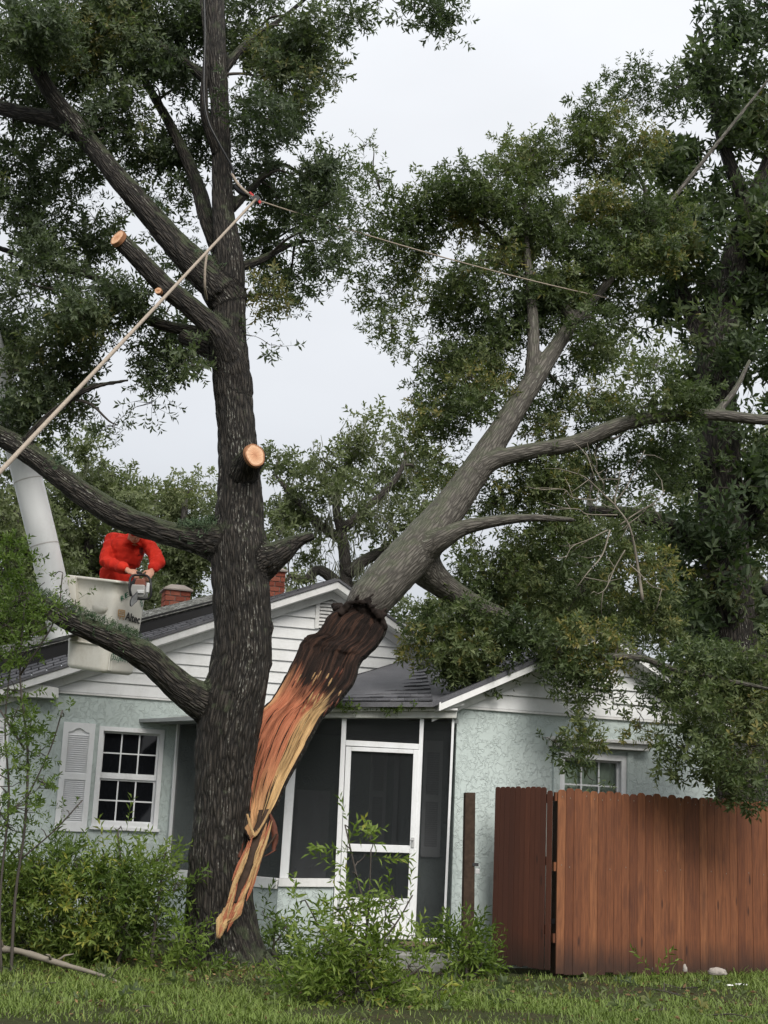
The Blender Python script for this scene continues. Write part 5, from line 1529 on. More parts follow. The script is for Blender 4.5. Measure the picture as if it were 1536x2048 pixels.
D = 18.6
plain_tree('evergreen_tree', 'dark tall tree standing at the right edge behind the fallen limb', (1480, 1700), D,
    [[(1490, 1800, 120, D), (1470, 1400, 110, D), (1450, 1100, 100, D), (1436, 900, 92, D), (1432, 720, 84, D), (1455, 580, 70, D), (1500, 430, 52, D), (1550, 300, 40, D), (1590, 100, 24, D)],
     [(1440, 760, 60, D), (1390, 640, 40, D), (1330, 520, 26, D - .2), (1280, 420, 14, D - .3)], [(1500, 430, 40, D), (1450, 300, 26, D), (1420, 180, 16, D), (1400, 60, 10, D)],
     [(1450, 1100, 60, D), (1520, 1000, 40, D), (1600, 900, 26, D)], [(1440, 1120, 50, D), (1350, 1060, 40, D - .3), (1280, 1030, 30, D - .5), (1180, 1020, 20, D - .7)], [(1455, 580, 50, D), (1530, 560, 30, D), (1600, 500, 20, D)]],
    [(1380, 130, 56, 1.7), (1440, 60, 66, 1.8), (1500, 25, 66, 1.9), (1415, 195, 60, 1.9), (1500, 150, 80, 2.2), (1390, 300, 85, 2.2), (1490, 290, 90, 2.3), (1400, 420, 90, 2.5), (1500, 440, 90, 2.5), (1370, 530, 85, 2.4), (1480, 560, 90, 2.5), (1345, 600, 70, 2.2), (1450, 650, 85, 2.4),
     (1420, 730, 66, 1.9), (1505, 730, 80, 2.0), (1300, 640, 40, 1.2), (1400, 930, 66, 1.7), (1490, 950, 80, 2.0), (1380, 1080, 80, 1.9), (1470, 1080, 80, 2.1), (1430, 1200, 80, 2.2), (1510, 1230, 80, 2.2), (1530, 860, 50, 1.1), (1350, 1180, 60, 1.8), (1450, 1330, 90, 2.2), (1530, 1400, 80, 2.2), (1380, 1300, 60, 2.0),
     (1440, 800, 60, .9, 17.6), (1455, 1000, 60, .9, 17.6), (1470, 1130, 60, 1.0, 17.6), (1420, 640, 60, .9, 17.7), (1490, 420, 60, .9, 17.8), (1600, 200, 120, 2), (1620, 500, 120, 2), (1620, 800, 120, 2), (1620, 1100, 120, 2), (1530, -90, 100, 1.8)],
    'dark_leaf', 'big', 'oak_bark', area=1.1e-2, clump_r=.36, dD=.7, lai_k=.85, tint_sd=.2)

# ------------------------------------------------------------------ background trees
def moss_strands(root, sk_, n, D, lo, hi):
    P = np.array(sk_.p); P = P[(P[:, 2] > lo) & (P[:, 2] < hi)]
    V, F, T = [], [], []
    for _ in range(n):
        p = P[rng.integers(len(P))] + rng.normal(0, .2, 3)
        for k in range(6):
            q = p + rng.normal(0, .06, 3); L = rng.uniform(.15, .6); w = rng.uniform(.006, .016)
            b = len(V); m = q + np.array([rng.normal(0, .05), rng.normal(0, .05), -L * .5]); e_ = q + np.array([rng.normal(0, .1), rng.normal(0, .1), -L])
            V += [q + [w * .4, 0, 0], q - [w * .4, 0, 0], m + [w, 0, 0], m - [w, 0, 0], e_]; F += [(b, b + 1, b + 3), (b, b + 3, b + 2), (b + 2, b + 3, b + 4)]; T += [rng.uniform(.2, .8)] * 5
    me = raw_mesh('hanging_moss', np.array(V), np.array(F)); a_ = me.attributes.new('tint', 'FLOAT', 'POINT'); a_.data.foreach_set('value', np.array(T, np.float32))
    link('hanging_moss', me, MAT['spanish_moss'], root, 'stuff')
FK = dict(area=1.35e-2, clump_r=.62, branch_r=.06, droop=.15)
D = 30
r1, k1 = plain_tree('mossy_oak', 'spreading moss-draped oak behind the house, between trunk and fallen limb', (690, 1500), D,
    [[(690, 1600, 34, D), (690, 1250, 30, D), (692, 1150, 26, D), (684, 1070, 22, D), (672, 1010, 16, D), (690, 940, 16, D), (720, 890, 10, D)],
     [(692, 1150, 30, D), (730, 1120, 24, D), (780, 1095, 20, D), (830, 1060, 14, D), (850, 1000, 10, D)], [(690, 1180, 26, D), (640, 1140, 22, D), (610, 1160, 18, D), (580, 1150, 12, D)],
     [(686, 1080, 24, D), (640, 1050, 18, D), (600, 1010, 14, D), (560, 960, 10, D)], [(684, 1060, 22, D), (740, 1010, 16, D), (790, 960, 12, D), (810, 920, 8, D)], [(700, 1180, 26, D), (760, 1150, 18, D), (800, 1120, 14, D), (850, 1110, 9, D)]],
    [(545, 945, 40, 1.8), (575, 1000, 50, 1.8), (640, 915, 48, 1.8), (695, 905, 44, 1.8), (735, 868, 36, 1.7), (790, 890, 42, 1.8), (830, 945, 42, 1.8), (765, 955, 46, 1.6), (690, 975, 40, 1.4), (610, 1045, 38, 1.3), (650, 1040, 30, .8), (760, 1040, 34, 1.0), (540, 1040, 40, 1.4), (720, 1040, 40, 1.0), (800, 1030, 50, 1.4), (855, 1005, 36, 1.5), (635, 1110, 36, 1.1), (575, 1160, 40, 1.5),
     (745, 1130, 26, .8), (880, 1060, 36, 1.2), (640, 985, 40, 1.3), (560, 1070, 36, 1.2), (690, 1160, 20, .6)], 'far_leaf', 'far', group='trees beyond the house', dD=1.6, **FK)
moss_strands(r1, k1, 170, D, 5.5, 12)
D = 36
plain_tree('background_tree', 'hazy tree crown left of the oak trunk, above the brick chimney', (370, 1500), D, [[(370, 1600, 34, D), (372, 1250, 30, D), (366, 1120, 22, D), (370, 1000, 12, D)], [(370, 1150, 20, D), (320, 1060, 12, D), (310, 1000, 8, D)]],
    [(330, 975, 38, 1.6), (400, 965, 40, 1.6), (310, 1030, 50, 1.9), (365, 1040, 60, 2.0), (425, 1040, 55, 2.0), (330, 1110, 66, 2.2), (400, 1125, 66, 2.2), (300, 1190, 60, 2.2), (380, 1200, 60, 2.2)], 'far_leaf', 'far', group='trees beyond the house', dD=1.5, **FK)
D = 32
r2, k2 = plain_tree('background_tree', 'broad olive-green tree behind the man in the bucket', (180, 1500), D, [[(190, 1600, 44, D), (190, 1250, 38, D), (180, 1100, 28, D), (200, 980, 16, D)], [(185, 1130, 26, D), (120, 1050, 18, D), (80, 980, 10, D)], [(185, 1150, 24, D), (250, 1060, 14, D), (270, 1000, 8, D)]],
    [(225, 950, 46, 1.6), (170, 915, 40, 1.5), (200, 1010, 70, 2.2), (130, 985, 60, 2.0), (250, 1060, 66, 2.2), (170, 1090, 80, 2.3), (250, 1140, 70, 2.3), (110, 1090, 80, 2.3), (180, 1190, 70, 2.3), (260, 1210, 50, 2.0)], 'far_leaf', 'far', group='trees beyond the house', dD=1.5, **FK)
moss_strands(r2, k2, 40, D, 5.0, 10)
D = 27
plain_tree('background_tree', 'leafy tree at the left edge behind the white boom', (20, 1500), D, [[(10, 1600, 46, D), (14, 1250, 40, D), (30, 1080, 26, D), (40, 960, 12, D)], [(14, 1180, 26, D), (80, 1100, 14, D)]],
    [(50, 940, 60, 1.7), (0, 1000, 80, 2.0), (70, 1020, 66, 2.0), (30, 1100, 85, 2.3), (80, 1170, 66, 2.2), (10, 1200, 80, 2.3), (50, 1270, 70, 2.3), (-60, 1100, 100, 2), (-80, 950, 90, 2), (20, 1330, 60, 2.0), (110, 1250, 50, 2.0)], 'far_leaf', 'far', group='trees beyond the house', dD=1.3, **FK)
D = 37
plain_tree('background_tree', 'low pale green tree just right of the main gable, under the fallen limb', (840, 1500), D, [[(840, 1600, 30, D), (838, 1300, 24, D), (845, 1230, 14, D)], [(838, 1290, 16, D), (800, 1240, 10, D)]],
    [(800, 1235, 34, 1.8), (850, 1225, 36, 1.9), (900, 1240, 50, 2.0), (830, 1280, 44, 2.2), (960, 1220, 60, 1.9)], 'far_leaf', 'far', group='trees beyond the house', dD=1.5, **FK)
D = 27
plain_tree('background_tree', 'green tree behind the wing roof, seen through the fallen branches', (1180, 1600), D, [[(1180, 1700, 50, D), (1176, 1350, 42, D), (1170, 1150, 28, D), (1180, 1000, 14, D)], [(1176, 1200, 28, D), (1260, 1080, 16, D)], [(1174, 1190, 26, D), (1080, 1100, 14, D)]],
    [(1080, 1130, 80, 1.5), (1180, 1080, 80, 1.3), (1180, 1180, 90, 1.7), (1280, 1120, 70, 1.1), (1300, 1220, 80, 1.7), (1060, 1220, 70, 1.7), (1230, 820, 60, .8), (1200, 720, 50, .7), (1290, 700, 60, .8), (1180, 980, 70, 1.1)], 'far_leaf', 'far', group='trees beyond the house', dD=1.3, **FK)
D = 24
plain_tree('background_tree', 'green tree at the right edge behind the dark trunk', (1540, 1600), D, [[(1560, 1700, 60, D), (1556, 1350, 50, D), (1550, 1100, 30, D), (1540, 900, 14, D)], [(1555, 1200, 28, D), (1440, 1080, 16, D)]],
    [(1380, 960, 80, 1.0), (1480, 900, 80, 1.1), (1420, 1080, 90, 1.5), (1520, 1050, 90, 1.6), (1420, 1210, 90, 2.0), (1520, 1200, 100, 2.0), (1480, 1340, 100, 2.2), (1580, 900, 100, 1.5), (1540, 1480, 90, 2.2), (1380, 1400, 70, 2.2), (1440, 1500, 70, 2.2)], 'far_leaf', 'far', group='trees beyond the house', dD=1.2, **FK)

# ------------------------------------------------------------------ shrubs
def shrub(name, label, stems, blobs, mat, D, templ='willow', **kw):
    base = at(stems[0][0][0], stems[0][0][1], D); base[2] = 0
    root = empty(name, base, label, 'shrub')
    mb, segs, sk_ = MB(), [], Skeleton()
    for L in stems: limb(mb, segs, sk_, L, 6, 4)
    link('stem', raw_poly('stem', mb), MAT['twig'], root)
    crown('foliage', blobs, sk_, mat, templ, root, D, kw.pop('dD', .3), area=3.6e-3, clump_r=kw.pop('clump_r', .17), branch_r=.012, droop=kw.pop('droop', -.35), **kw)
    return root
D = 12.7
shrub('leafy_shrub', 'large leafy green shrub under the left window, beside the oak trunk', [[(60, 1960, 10, D), (60, 1850, 8, D), (40, 1740, 6, D)], [(160, 1960, 10, D), (170, 1840, 8, D), (150, 1720, 5, D)], [(230, 1950, 9, D), (250, 1840, 7, D), (235, 1660, 4, D)], [(300, 1950, 9, D), (310, 1850, 7, D), (330, 1710, 4, D)]],
    [(50, 1765, 85, 1.7), (150, 1760, 60, 1.5), (235, 1715, 30, 1.0), (230, 1775, 60, 1.7), (310, 1750, 44, 1.5), (350, 1780, 32, 1.4), (180, 1830, 90, 2.0), (70, 1845, 100, 2.0), (300, 1835, 66, 2.0), (245, 1662, 18, .7), (330, 1705, 16, .8), (350, 1860, 34, 1.5), (140, 1895, 80, 1.7), (250, 1890, 70, 1.7), (-60, 1800, 100, 1.6), (10, 1900, 70, 1.5), (100, 1715, 20, .6), (20, 1700, 24, .7)], 'shrub_leaf', D, dD=.35, tint0=.55, tint_sd=.22, sc=(.7, 1.2), lai_k=.85)
D = 11.9
shrub('young_tree', 'sparse young tree with small leaves at the left edge, before the shuttered window', [[(20, 2000, 7, D), (30, 1800, 6, D), (50, 1650, 5.5, D), (55, 1500, 5, D), (40, 1350, 4, D), (50, 1200, 3, D)], [(5, 2000, 6, D), (0, 1800, 5, D), (18, 1600, 4.5, D), (10, 1450, 3.5, D), (25, 1300, 2.5, D)], [(52, 1600, 4, D), (100, 1500, 2.5, D), (125, 1420, 1.6, D)], [(40, 1720, 4, D), (110, 1660, 2.5, D), (165, 1600, 1.5, D)], [(50, 1500, 5, D), (0, 1420, 4, D)], [(40, 1350, 5, D), (110, 1240, 3, D), (125, 1150, 2, D)]],
    [(30, 1130, 60, 1.9), (70, 1180, 50, 1.7), (20, 1210, 70, 2.0), (110, 1150, 26, .6), (95, 1235, 40, 1.3), (20, 1300, 50, 1.5), (60, 1290, 30, 1.0), (40, 1370, 36, 1.0), (60, 1440, 44, 1.1), (80, 1510, 34, .8), (30, 1500, 50, 1.2), (55, 1590, 55, 1.3), (125, 1425, 10, .7), (15, 1400, 36, 1.1), (125, 1620, 18, .5), (20, 1660, 50, 1.4), (90, 1660, 24, .8), (150, 1210, 20, .5), (-60, 1300, 90, 1.6), (-60, 1550, 90, 1.6), (-50, 1150, 80, 1.6)], 'shrub_leaf', D, 'oak', dD=.3, tint0=.35, lai_k=.55, sc=(.55, .9))
D = 10.7
shrub('sapling', 'bright green bushy sapling growing in front of the white screen door', [[(720, 2060, 9, D), (716, 1950, 8, D), (735, 1850, 6, D), (715, 1760, 4.5, D), (690, 1650, 3, D)], [(716, 1960, 7, D), (660, 1890, 5, D), (610, 1800, 2.5, D)], [(725, 1930, 7, D), (790, 1850, 4, D), (825, 1790, 2.5, D)], [(735, 1850, 5, D), (740, 1760, 3, D), (742, 1700, 2, D)], [(710, 2000, 7, D), (640, 1960, 5, D), (600, 1930, 3, D)], [(716, 1990, 7, D), (800, 1960, 5, D), (850, 1930, 3, D)]],
    [(690, 1655, 16, .8), (692, 1690, 20, .8), (742, 1672, 9, .7), (722, 1720, 22, .8), (704, 1745, 12, .7), (728, 1800, 40, .75), (690, 1815, 32, .65), (780, 1812, 32, .7), (822, 1800, 18, .6), (740, 1855, 55, .9), (640, 1860, 26, .6), (607, 1800, 14, .5), (690, 1910, 66, 1.3), (770, 1905, 46, 1.0), (630, 1945, 42, 1.4), (720, 1960, 80, 1.9), (820, 1950, 34, .9), (800, 1870, 30, .7), (605, 1925, 22, .8), (660, 2005, 70, 1.9), (750, 2010, 80, 1.9), (840, 2005, 50, 1.3), (900, 2010, 40, 1.0)], 'sapling_leaf', D, dD=.2, min_z=.0, tint0=.6, lai_k=.62)
D = 13.7
shrub('small_shrub', 'small bright shrub at the foot of the latch post', [[(935, 1965, 7, D), (930, 1920, 6, D), (925, 1870, 4, D)], [(940, 1965, 6, D), (965, 1925, 4, D)], [(925, 1960, 6, D), (895, 1930, 4, D)]],
    [(930, 1870, 30, 1.3), (905, 1905, 36, 1.5), (955, 1915, 34, 1.5), (925, 1940, 46, 1.9), (875, 1945, 34, 1.3), (975, 1945, 24, 1.2)], 'sapling_leaf', D, dD=.15)
D = 13.4
shrub('weed', 'thin dark weed growing against the porch knee wall', [[(545, 1935, 5, D), (548, 1880, 4, D), (555, 1830, 2.5, D)], [(548, 1890, 4, D), (575, 1850, 2, D)]], [(535, 1840, 22, .7), (560, 1845, 20, .7), (545, 1885, 28, 1.1), (575, 1870, 18, .7), (560, 1915, 34, 1.6), (600, 1925, 30, 1.4)], 'shrub_leaf', D, dD=.1, tint0=.3)
D = 12.3
shrub('weed', 'low broad-leaved weed at the left foot of the oak trunk', [[(360, 1945, 5, D), (362, 1900, 3, D)]], [(360, 1885, 26, 1.5), (345, 1915, 34, 1.9), (385, 1920, 30, 1.6), (375, 1870, 16, .9)], 'sapling_leaf', D, dD=.1)
D = 13.9
shrub('weed', 'tiny weed sprouting at the foot of the fence', [[(1305, 1958, 4, D), (1305, 1935, 2, D)]], [(1305, 1938, 10, 1.5), (1303, 1950, 12, 1.6)], 'sapling_leaf', D, dD=.03, clump_r=.06)

# ------------------------------------------------------------------ grass, litter, things on the ground
def grass():
    n = 170000
    x = rng.uniform(-4.6, 5.4, n); y = 9.2 + 6.0 * rng.uniform(0, 1, n) ** 1.15
    b = oak_base
    dens = fbm(np.stack([x * 1.1, y * 1.1, x * 0], 1), 3)
    near = np.exp(-((x - b[0]) ** 2 / 1.1 + (y - b[1]) ** 2 / .9))
    keep = (rng.uniform(0, 1, n) < np.clip((dens - .33) * 3.6, .05, 1) * (1 - .93 * near)) & (y < 14.3 + .2 * x)
    keep &= ~((x < -1.6) & (y > 13.2) & (rng.uniform(0, 1, n) < .5))
    x, y, dens = x[keep], y[keep], dens[keep]; n = len(x)
    z = ground_z(x, y) + .1 * np.exp(-((x - b[0]) ** 2 + (y - b[1]) ** 2) / .9) - .005
    h = rng.gamma(4, .0095, n) * (.5 + 1.0 * dens); w = rng.uniform(.0022, .0050, n)
    az = rng.uniform(0, 6.283, n); lean = rng.uniform(.2, 1.9, n) * h
    dx, dy = np.cos(az), np.sin(az)
    P = np.stack([x, y, z], 1); S = np.stack([-dy, dx, dx * 0], 1); Dn = np.stack([dx, dy, dx * 0], 1); U = np.array([[0, 0, 1.0]])
    v0, v1 = P - S * w[:, None], P + S * w[:, None]
    mid = P + U * (h * .6)[:, None] + Dn * (lean * .35)[:, None]
    v2, v3 = mid + S * (w * .8)[:, None], mid - S * (w * .8)[:, None]
    tip = P + U * h[:, None] * .95 + Dn * lean[:, None]
    V = np.stack([v0, v1, v2, v3, tip], 1).reshape(-1, 3)
    o = np.arange(n)[:, None] * 5
    F = np.concatenate([o + [0, 1, 2], o + [0, 2, 3], o + [3, 2, 4]], 1).reshape(-1, 3)
    me = raw_mesh('grass', V, F)
    tint = np.clip(.35 + .55 * (fbm(np.stack([x * .8 + 9, y * .8, x * 0], 1), 3) - .3) + rng.normal(0, .17, n), .02, .98)
    a_ = me.attributes.new('tint', 'FLOAT', 'POINT'); a_.data.foreach_set('value', np.repeat(tint, 5).astype(np.float32))
    o = link('grass', me, MAT['grass_blade'], None, 'stuff'); tag(o, 'short green lawn grass across the front yard', 'grass')
    # litter
    m = 2600
    x = rng.uniform(-4.4, 5.2, m); y = rng.uniform(9.4, 14.2, m)
    wgt = np.exp(-((x - b[0]) ** 2 / 2.5 + (y - b[1]) ** 2 / 1.6)) + .25
    k = rng.uniform(0, 1, m) < wgt; x, y = x[k], y[k]; m = len(x)
    pos = np.stack([x, y, ground_z(x, y) + .1 * np.exp(-((x - b[0]) ** 2 + (y - b[1]) ** 2) / .9) + rng.uniform(.004, .04, m)], 1)
    tl = []
    for _ in range(6):
        g = leaf_geo(.075, .014, .4, .1); T4 = LEAF_T.copy(); tl.append((np.stack([g[:, 0], g[:, 2], g[:, 1] - .03], 1), T4, np.zeros(4)))
    d = np.stack([rng.normal(0, 1, m), rng.normal(0, 1, m), rng.normal(0, .25, m)], 1)
    me = foliage_mesh('leaf_litter', pos, d, rng.uniform(.4, .9, m), rng.uniform(.05, .95, m), tl)
    o = link('leaf_litter', me, MAT['dry_leaf'], None, 'stuff'); tag(o, 'scattered brown fallen leaves on the lawn', 'leaves')
grass()
def chips():
    m = 170; b = oak_base
    x = b[0] + .3 + rng.normal(0, .9, m); y = b[1] - .3 - np.abs(rng.normal(0, .9, m))
    z = ground_z(x, y) + .1 * np.exp(-((x - b[0]) ** 2 + (y - b[1]) ** 2) / .9) + rng.uniform(.005, .03, m)
    tl = [(np.array([(-.004, -.002, 0), (.004, 0, 0), (.003, .002, .035), (-.003, 0, .03)]), np.array([(0, 1, 2), (0, 2, 3)]), np.zeros(4))]
    me = foliage_mesh('wood_chips', np.stack([x, y, z], 1), np.stack([rng.normal(0, 1, m), rng.normal(0, 1, m), rng.normal(0, .3, m)], 1), rng.uniform(.4, 1.2, m), rng.uniform(.3, 1, m), tl)
    t = NT('chip_wood', .8, .2); t.color(t.ramp(t.attr('tint'), [(0.3, (.28, .13, .07)), (1.0, (.62, .42, .22))])); MAT['chip_wood'] = t.m
    tag(link('wood_chips', me, t.m, None, 'stuff'), 'pale wood chips scattered round the foot of the split oak', 'wood chips')
chips()
def torn_sprigs():
    m = 130
    x = np.concatenate([rng.uniform(-3.2, 4.6, m // 2), oak_base[0] + rng.normal(.5, 1.3, m - m // 2)]); y = np.concatenate([rng.uniform(10, 13.8, m // 2), oak_base[1] - .4 - np.abs(rng.normal(0, 1.0, m - m // 2))])
    pos = np.stack([x, y, ground_z(x, y) + .03], 1)
    me = foliage_mesh('torn_sprigs', pos, np.stack([rng.normal(0, 1, m), rng.normal(0, 1, m), rng.normal(.1, .2, m)], 1), rng.uniform(.7, 1.3, m), rng.uniform(.1, .9, m), TEMPL['oak'])
    tag(link('torn_sprigs', me, MAT['fallen_leaf'], None, 'stuff'), 'torn green leaf sprigs strewn over the lawn', 'leaves')
    tw_ = TB()
    for _ in range(70):
        k = rng.integers(m); a = pos[k] + rng.normal(0, .25, 3) * [1, 1, 0]; d = rng.normal(0, 1, 3) * [1, 1, .12]; d /= np.linalg.norm(d); L = rng.uniform(.08, .4)
        a[2] = ground_z(a[0], a[1]) + .02
        tw_.tube([a, a + d * L * .5 + rng.normal(0, .012, 3), a + d * L], [.006, .005, .003], 5)
    tag(link('broken_twigs', tw_.mesh('broken_twigs'), MAT['twig'], None, 'stuff'), 'broken dark twigs littering the lawn', 'twigs')
torn_sprigs()
def ground_branch(name, label, pts, seed, mat='pale_twig'):
    r_ = random.Random(seed); m_ = MB()
    s = np.array(smooth_path([(a, b, c, d) for a, b, c, d in pts], 6))
    P = [at(a, b, d) for a, b, c, d in s]; rad = [px2m(c / 2, d) * r_.uniform(.9, 1.15) for a, b, c, d in s]
    root = empty(name, P[len(P) // 2], label, 'branch')
    m_.tube(P, rad, 8); link('stick', raw_poly('stick', m_), MAT[mat], root)
    for _ in range(5):
        i = r_.randrange(3, len(P) - 2); k = MB(); e_ = P[i] + np.array([r_.uniform(-.2, .2), r_.uniform(-.15, .15), r_.uniform(.02, .14)])
        k.tube([P[i], (P[i] + e_) / 2 + np.array([0, 0, .02]), e_], [rad[i] * .5, rad[i] * .4, .003], 6); link('twig', raw_poly('twig', k), MAT[mat], root)
ground_branch('fallen_branch', 'pale bare branch lying on the grass at the lower left', [(-40, 1885, 14, 12.0), (0, 1897, 13, 12.0), (40, 1903, 12, 11.95), (80, 1915, 12, 11.9), (130, 1930, 10, 11.85), (200, 1950, 7, 11.7), (240, 1966, 5, 11.6)], 4)
ground_branch('fallen_branch', 'thin stick on bare soil right of the oak roots', [(540, 1930, 6, 12.5), (575, 1948, 6, 12.3), (610, 1962, 5, 12.2), (650, 1972, 4, 12.1)], 9, 'twig')
def lump(name, label, cat, px, py, D, sx, sy, sz, mat, seed):
    bm = bmesh.new(); bmesh.ops.create_icosphere(bm, subdivisions=4, radius=1)
    V = np.array([v.co for v in bm.verts]); n = fbm(V * 1.7 + seed, 3) - .5
    c = at(px, py, D)
    for v, k in zip(bm.verts, n):
        q = v.co * (1 + .55 * k); v.co = Vector((q.x * sx, q.y * sy, max(-.3, q.z) * sz)) + vec(c)
    me = bpy.data.meshes.new(name); bm.to_mesh(me); bm.free()
    me.polygons.foreach_set('use_smooth', [True] * len(me.polygons))
    tag(link(name, me, MAT[mat]), label, cat)
lump('stone', 'rough pale stone lying against the foot of the fence', 'stone', 1434, 1946, 13.9, .085, .06, .05, 'stone', 3)
lump('stone', 'small upright pale stone chip at the foot of the fence', 'stone', 1370, 1940, 13.9, .022, .02, .05, 'stone', 8)
lump('paper_scrap', 'crumpled white scrap of paper on the lawn at right', 'litter', 1482, 1969, 13.2, .06, .03, .010, 'white_scrap', 5)
lump('paper_scrap', 'tiny white scrap on the lawn left of the larger one', 'litter', 1460, 1971, 13.15, .03, .02, .01, 'white_scrap', 6)

# leaves and twigs caught on the porch eave
def eave_debris():
    n = 70; pos, d, s, tn = [], [], [], []
    for _ in range(n):
        px = rng.choice([rng.uniform(665, 700), rng.uniform(680, 860)]); p = PP.pt(*PP.sz(px, 1417), .10 + rng.uniform(0, .05)); p[2] += rng.uniform(0, .03)
        pos.append(p); d.append(rng.normal(0, 1, 3) * [1, .5, .35]); s.append(rng.uniform(.4, .8)); tn.append(rng.uniform(.1, .7))
    o = link('eave_debris', foliage_mesh('eave_debris', pos, d, s, tn, TEMPL['oak']), MAT['shrub_leaf'], None, 'stuff'); tag(o, 'torn leafy twigs caught along the porch eave', 'debris')
eave_debris()
# ------------------------------------------------------------------ bucket lift
lift = empty('bucket_lift', at(180, 1345, 14.2), 'white aerial lift boom with a lettered fibreglass bucket left of the oak', 'bucket lift')
BT = {'A': at(233, 1161, 14.02), 'L': at(136, 1150, 14.40), 'R': at(300, 1169, 14.50)}
BB = {'A': at(207, 1346, 14.06), 'L': at(129, 1334, 14.40), 'R': at(270, 1352, 14.48)}
for q in (BT, BB): q['B'] = q['L'] + q['R'] - q['A']
def ring(t, grow=0.0, k=7, rc=.16):
    c4 = [BB[n] * (1 - t) + BT[n] * t for n in 'ARBL']
    ctr = sum(c4) / 4
    c4 = [c + (c - ctr) / np.linalg.norm(c - ctr) * grow for c in c4]
    out = []
    for i in range(4):
        p, a, b = c4[i], c4[i - 1], c4[(i + 1) % 4]
        p0, p1 = p + (a - p) * rc, p + (b - p) * rc
        for j in range(k):
            u = j / (k - 1); out.append(p0 * (1 - u) ** 2 + 2 * p * u * (1 - u) + p1 * u * u)
    return out
def loft(rings, cap0=True, cap1=True):
    m_ = MB(); n = len(rings[0])
    V = [p for r_ in rings for p in r_]; F = []
    for i in range(len(rings) - 1):
        for k in range(n): F.append((i * n + k, i * n + (k + 1) % n, (i + 1) * n + (k + 1) % n, (i + 1) * n + k))
    if cap0: F.append(tuple(range(n - 1, -1, -1)))
    if cap1: F.append(tuple((len(rings) - 1) * n + k for k in range(n)))
    return m_.add(V, F)
shell = loft([ring(0, -.04), ring(.02, -.006)] + [ring(t, 0) for t in np.linspace(.05, .97, 8)] + [ring(.972, .022), ring(1.0, .024), ring(1.003, .012), ring(1.0, -.012), ring(.9, -.025), ring(.06, -.03)], True, True)
shell.build('bucket', MAT['bucket_white'], lift, True)
# moulded panel rib across the bucket and the step pocket
def on_face(n1, n2, u, t, off=0.0):
    p = (BB[n1] * (1 - u) + BB[n2] * u) * (1 - t) + (BT[n1] * (1 - u) + BT[n2] * u) * t
    e1 = BT[n2] - BT[n1]; e2 = BT[n1] - BB[n1]; nr = np.cross(e1, e2); nr /= np.linalg.norm(nr)
    if nr[1] > 0: nr = -nr
    return p + nr * off
for (n1, n2, u0, u1) in (('L', 'A', .12, .8), ('A', 'R', .2, .9)):
    m_ = MB(); m_.prism([on_face(n1, n2, u0, .285, .016), on_face(n1, n2, u1, .285, .016), on_face(n1, n2, u1, .30, .016), on_face(n1, n2, u0, .30, .016)], [on_face(n1, n2, u0, .28, .001), on_face(n1, n2, u1, .28, .001), on_face(n1, n2, u1, .305, .001), on_face(n1, n2, u0, .305, .001)]); m_.build('moulding', MAT['bucket_white'], lift, bevel=.004)
for (n1, n2, u0, u1) in (('A', 'R', .10, .15), ('A', 'R', .165, .20)):
    m_ = MB(); m_.prism([on_face(n1, n2, u0, .03, .014), on_face(n1, n2, u1, .03, .014), on_face(n1, n2, u1, .27, .014), on_face(n1, n2, u0, .27, .014)], [on_face(n1, n2, u0, .03, .001), on_face(n1, n2, u1, .03, .001), on_face(n1, n2, u1, .27, .001), on_face(n1, n2, u0, .27, .001)]); m_.build('moulding', MAT['bucket_white'], lift, bevel=.004)
pk = MB(); c0 = on_face('L', 'A', .74, .70, 0)
e1 = (BT['A'] - BT['L']); e1 /= np.linalg.norm(e1); nf = on_face('L', 'A', .5, .5, 1) - on_face('L', 'A', .5, .5, 0)
V, F = [], []
NU_, NV_ = 16, 6
for j in range(NV_ + 1):
    ph = j / NV_ * math.pi / 2
    for i in range(NU_ + 1):
        a = math.pi * i / NU_
        V.append(c0 + e1 * math.cos(a) * .105 * math.cos(ph * .9) + nf * (math.sin(a) * .055 * math.cos(ph)) + np.array([0, 0, -1.0]) * .075 * math.sin(ph))
for j in range(NV_):
    for i in range(NU_): F.append((j * (NU_ + 1) + i, j * (NU_ + 1) + i + 1, (j + 1) * (NU_ + 1) + i + 1, (j + 1) * (NU_ + 1) + i))
pk.add(V, F); pk.build('step_pocket', MAT['bucket_white'], lift, True)
m_ = MB(); m_.add([c0 + e1 * math.cos(math.pi * i / 16) * .092 + nf * (.003 + math.sin(math.pi * i / 16) * .044) + np.array([0, 0, -.006]) for i in range(17)], [tuple(range(17))]); m_.build('step_opening', MAT['dark_metal'], lift)  # dark sheet across the pocket mouth, standing in for the shade inside
# boom
pb = [at(px, py, D_) for px, py, D_ in ((-150, 200, 13.6), (-60, 560, 13.8), (5, 780, 13.95), (48, 930, 14.05), (88, 1090, 14.12), (128, 1272, 14.2))]
m_ = MB(); pts = smooth_path(pb, 5); m_.tube(pts, [.148] * len(pts), 40); bo = m_.build('boom', MAT['boom_white'], lift, True)
bo.data.polygons.foreach_set('use_smooth', [len(p.vertices) == 4 for p in bo.data.polygons])
dirb = pts[-1] - pts[-2]; dirb /= np.linalg.norm(dirb)
m_ = MB(); m_.tube([pts[-1] - dirb * .06, pts[-1] + dirb * .015], [.158, .158], 40); ec = m_.build('end_collar', MAT['boom_white'], lift)
m_ = MB(); m_.tube([pts[-1] + dirb * .012, pts[-1] + dirb * .018], [.147, .147], 40); m_.build('end_cap', MAT['dark_metal'], lift)
for f in (16.2, 20.5):
    i = int(f); c_ = pts[i]; d_ = pts[i + 1] - pts[i]; d_ /= np.linalg.norm(d_)
    m_ = MB(); m_.tube([c_, c_ + d_ * .012], [.1505, .1505], 40); m_.build('band', MAT['saw_grey'], lift)
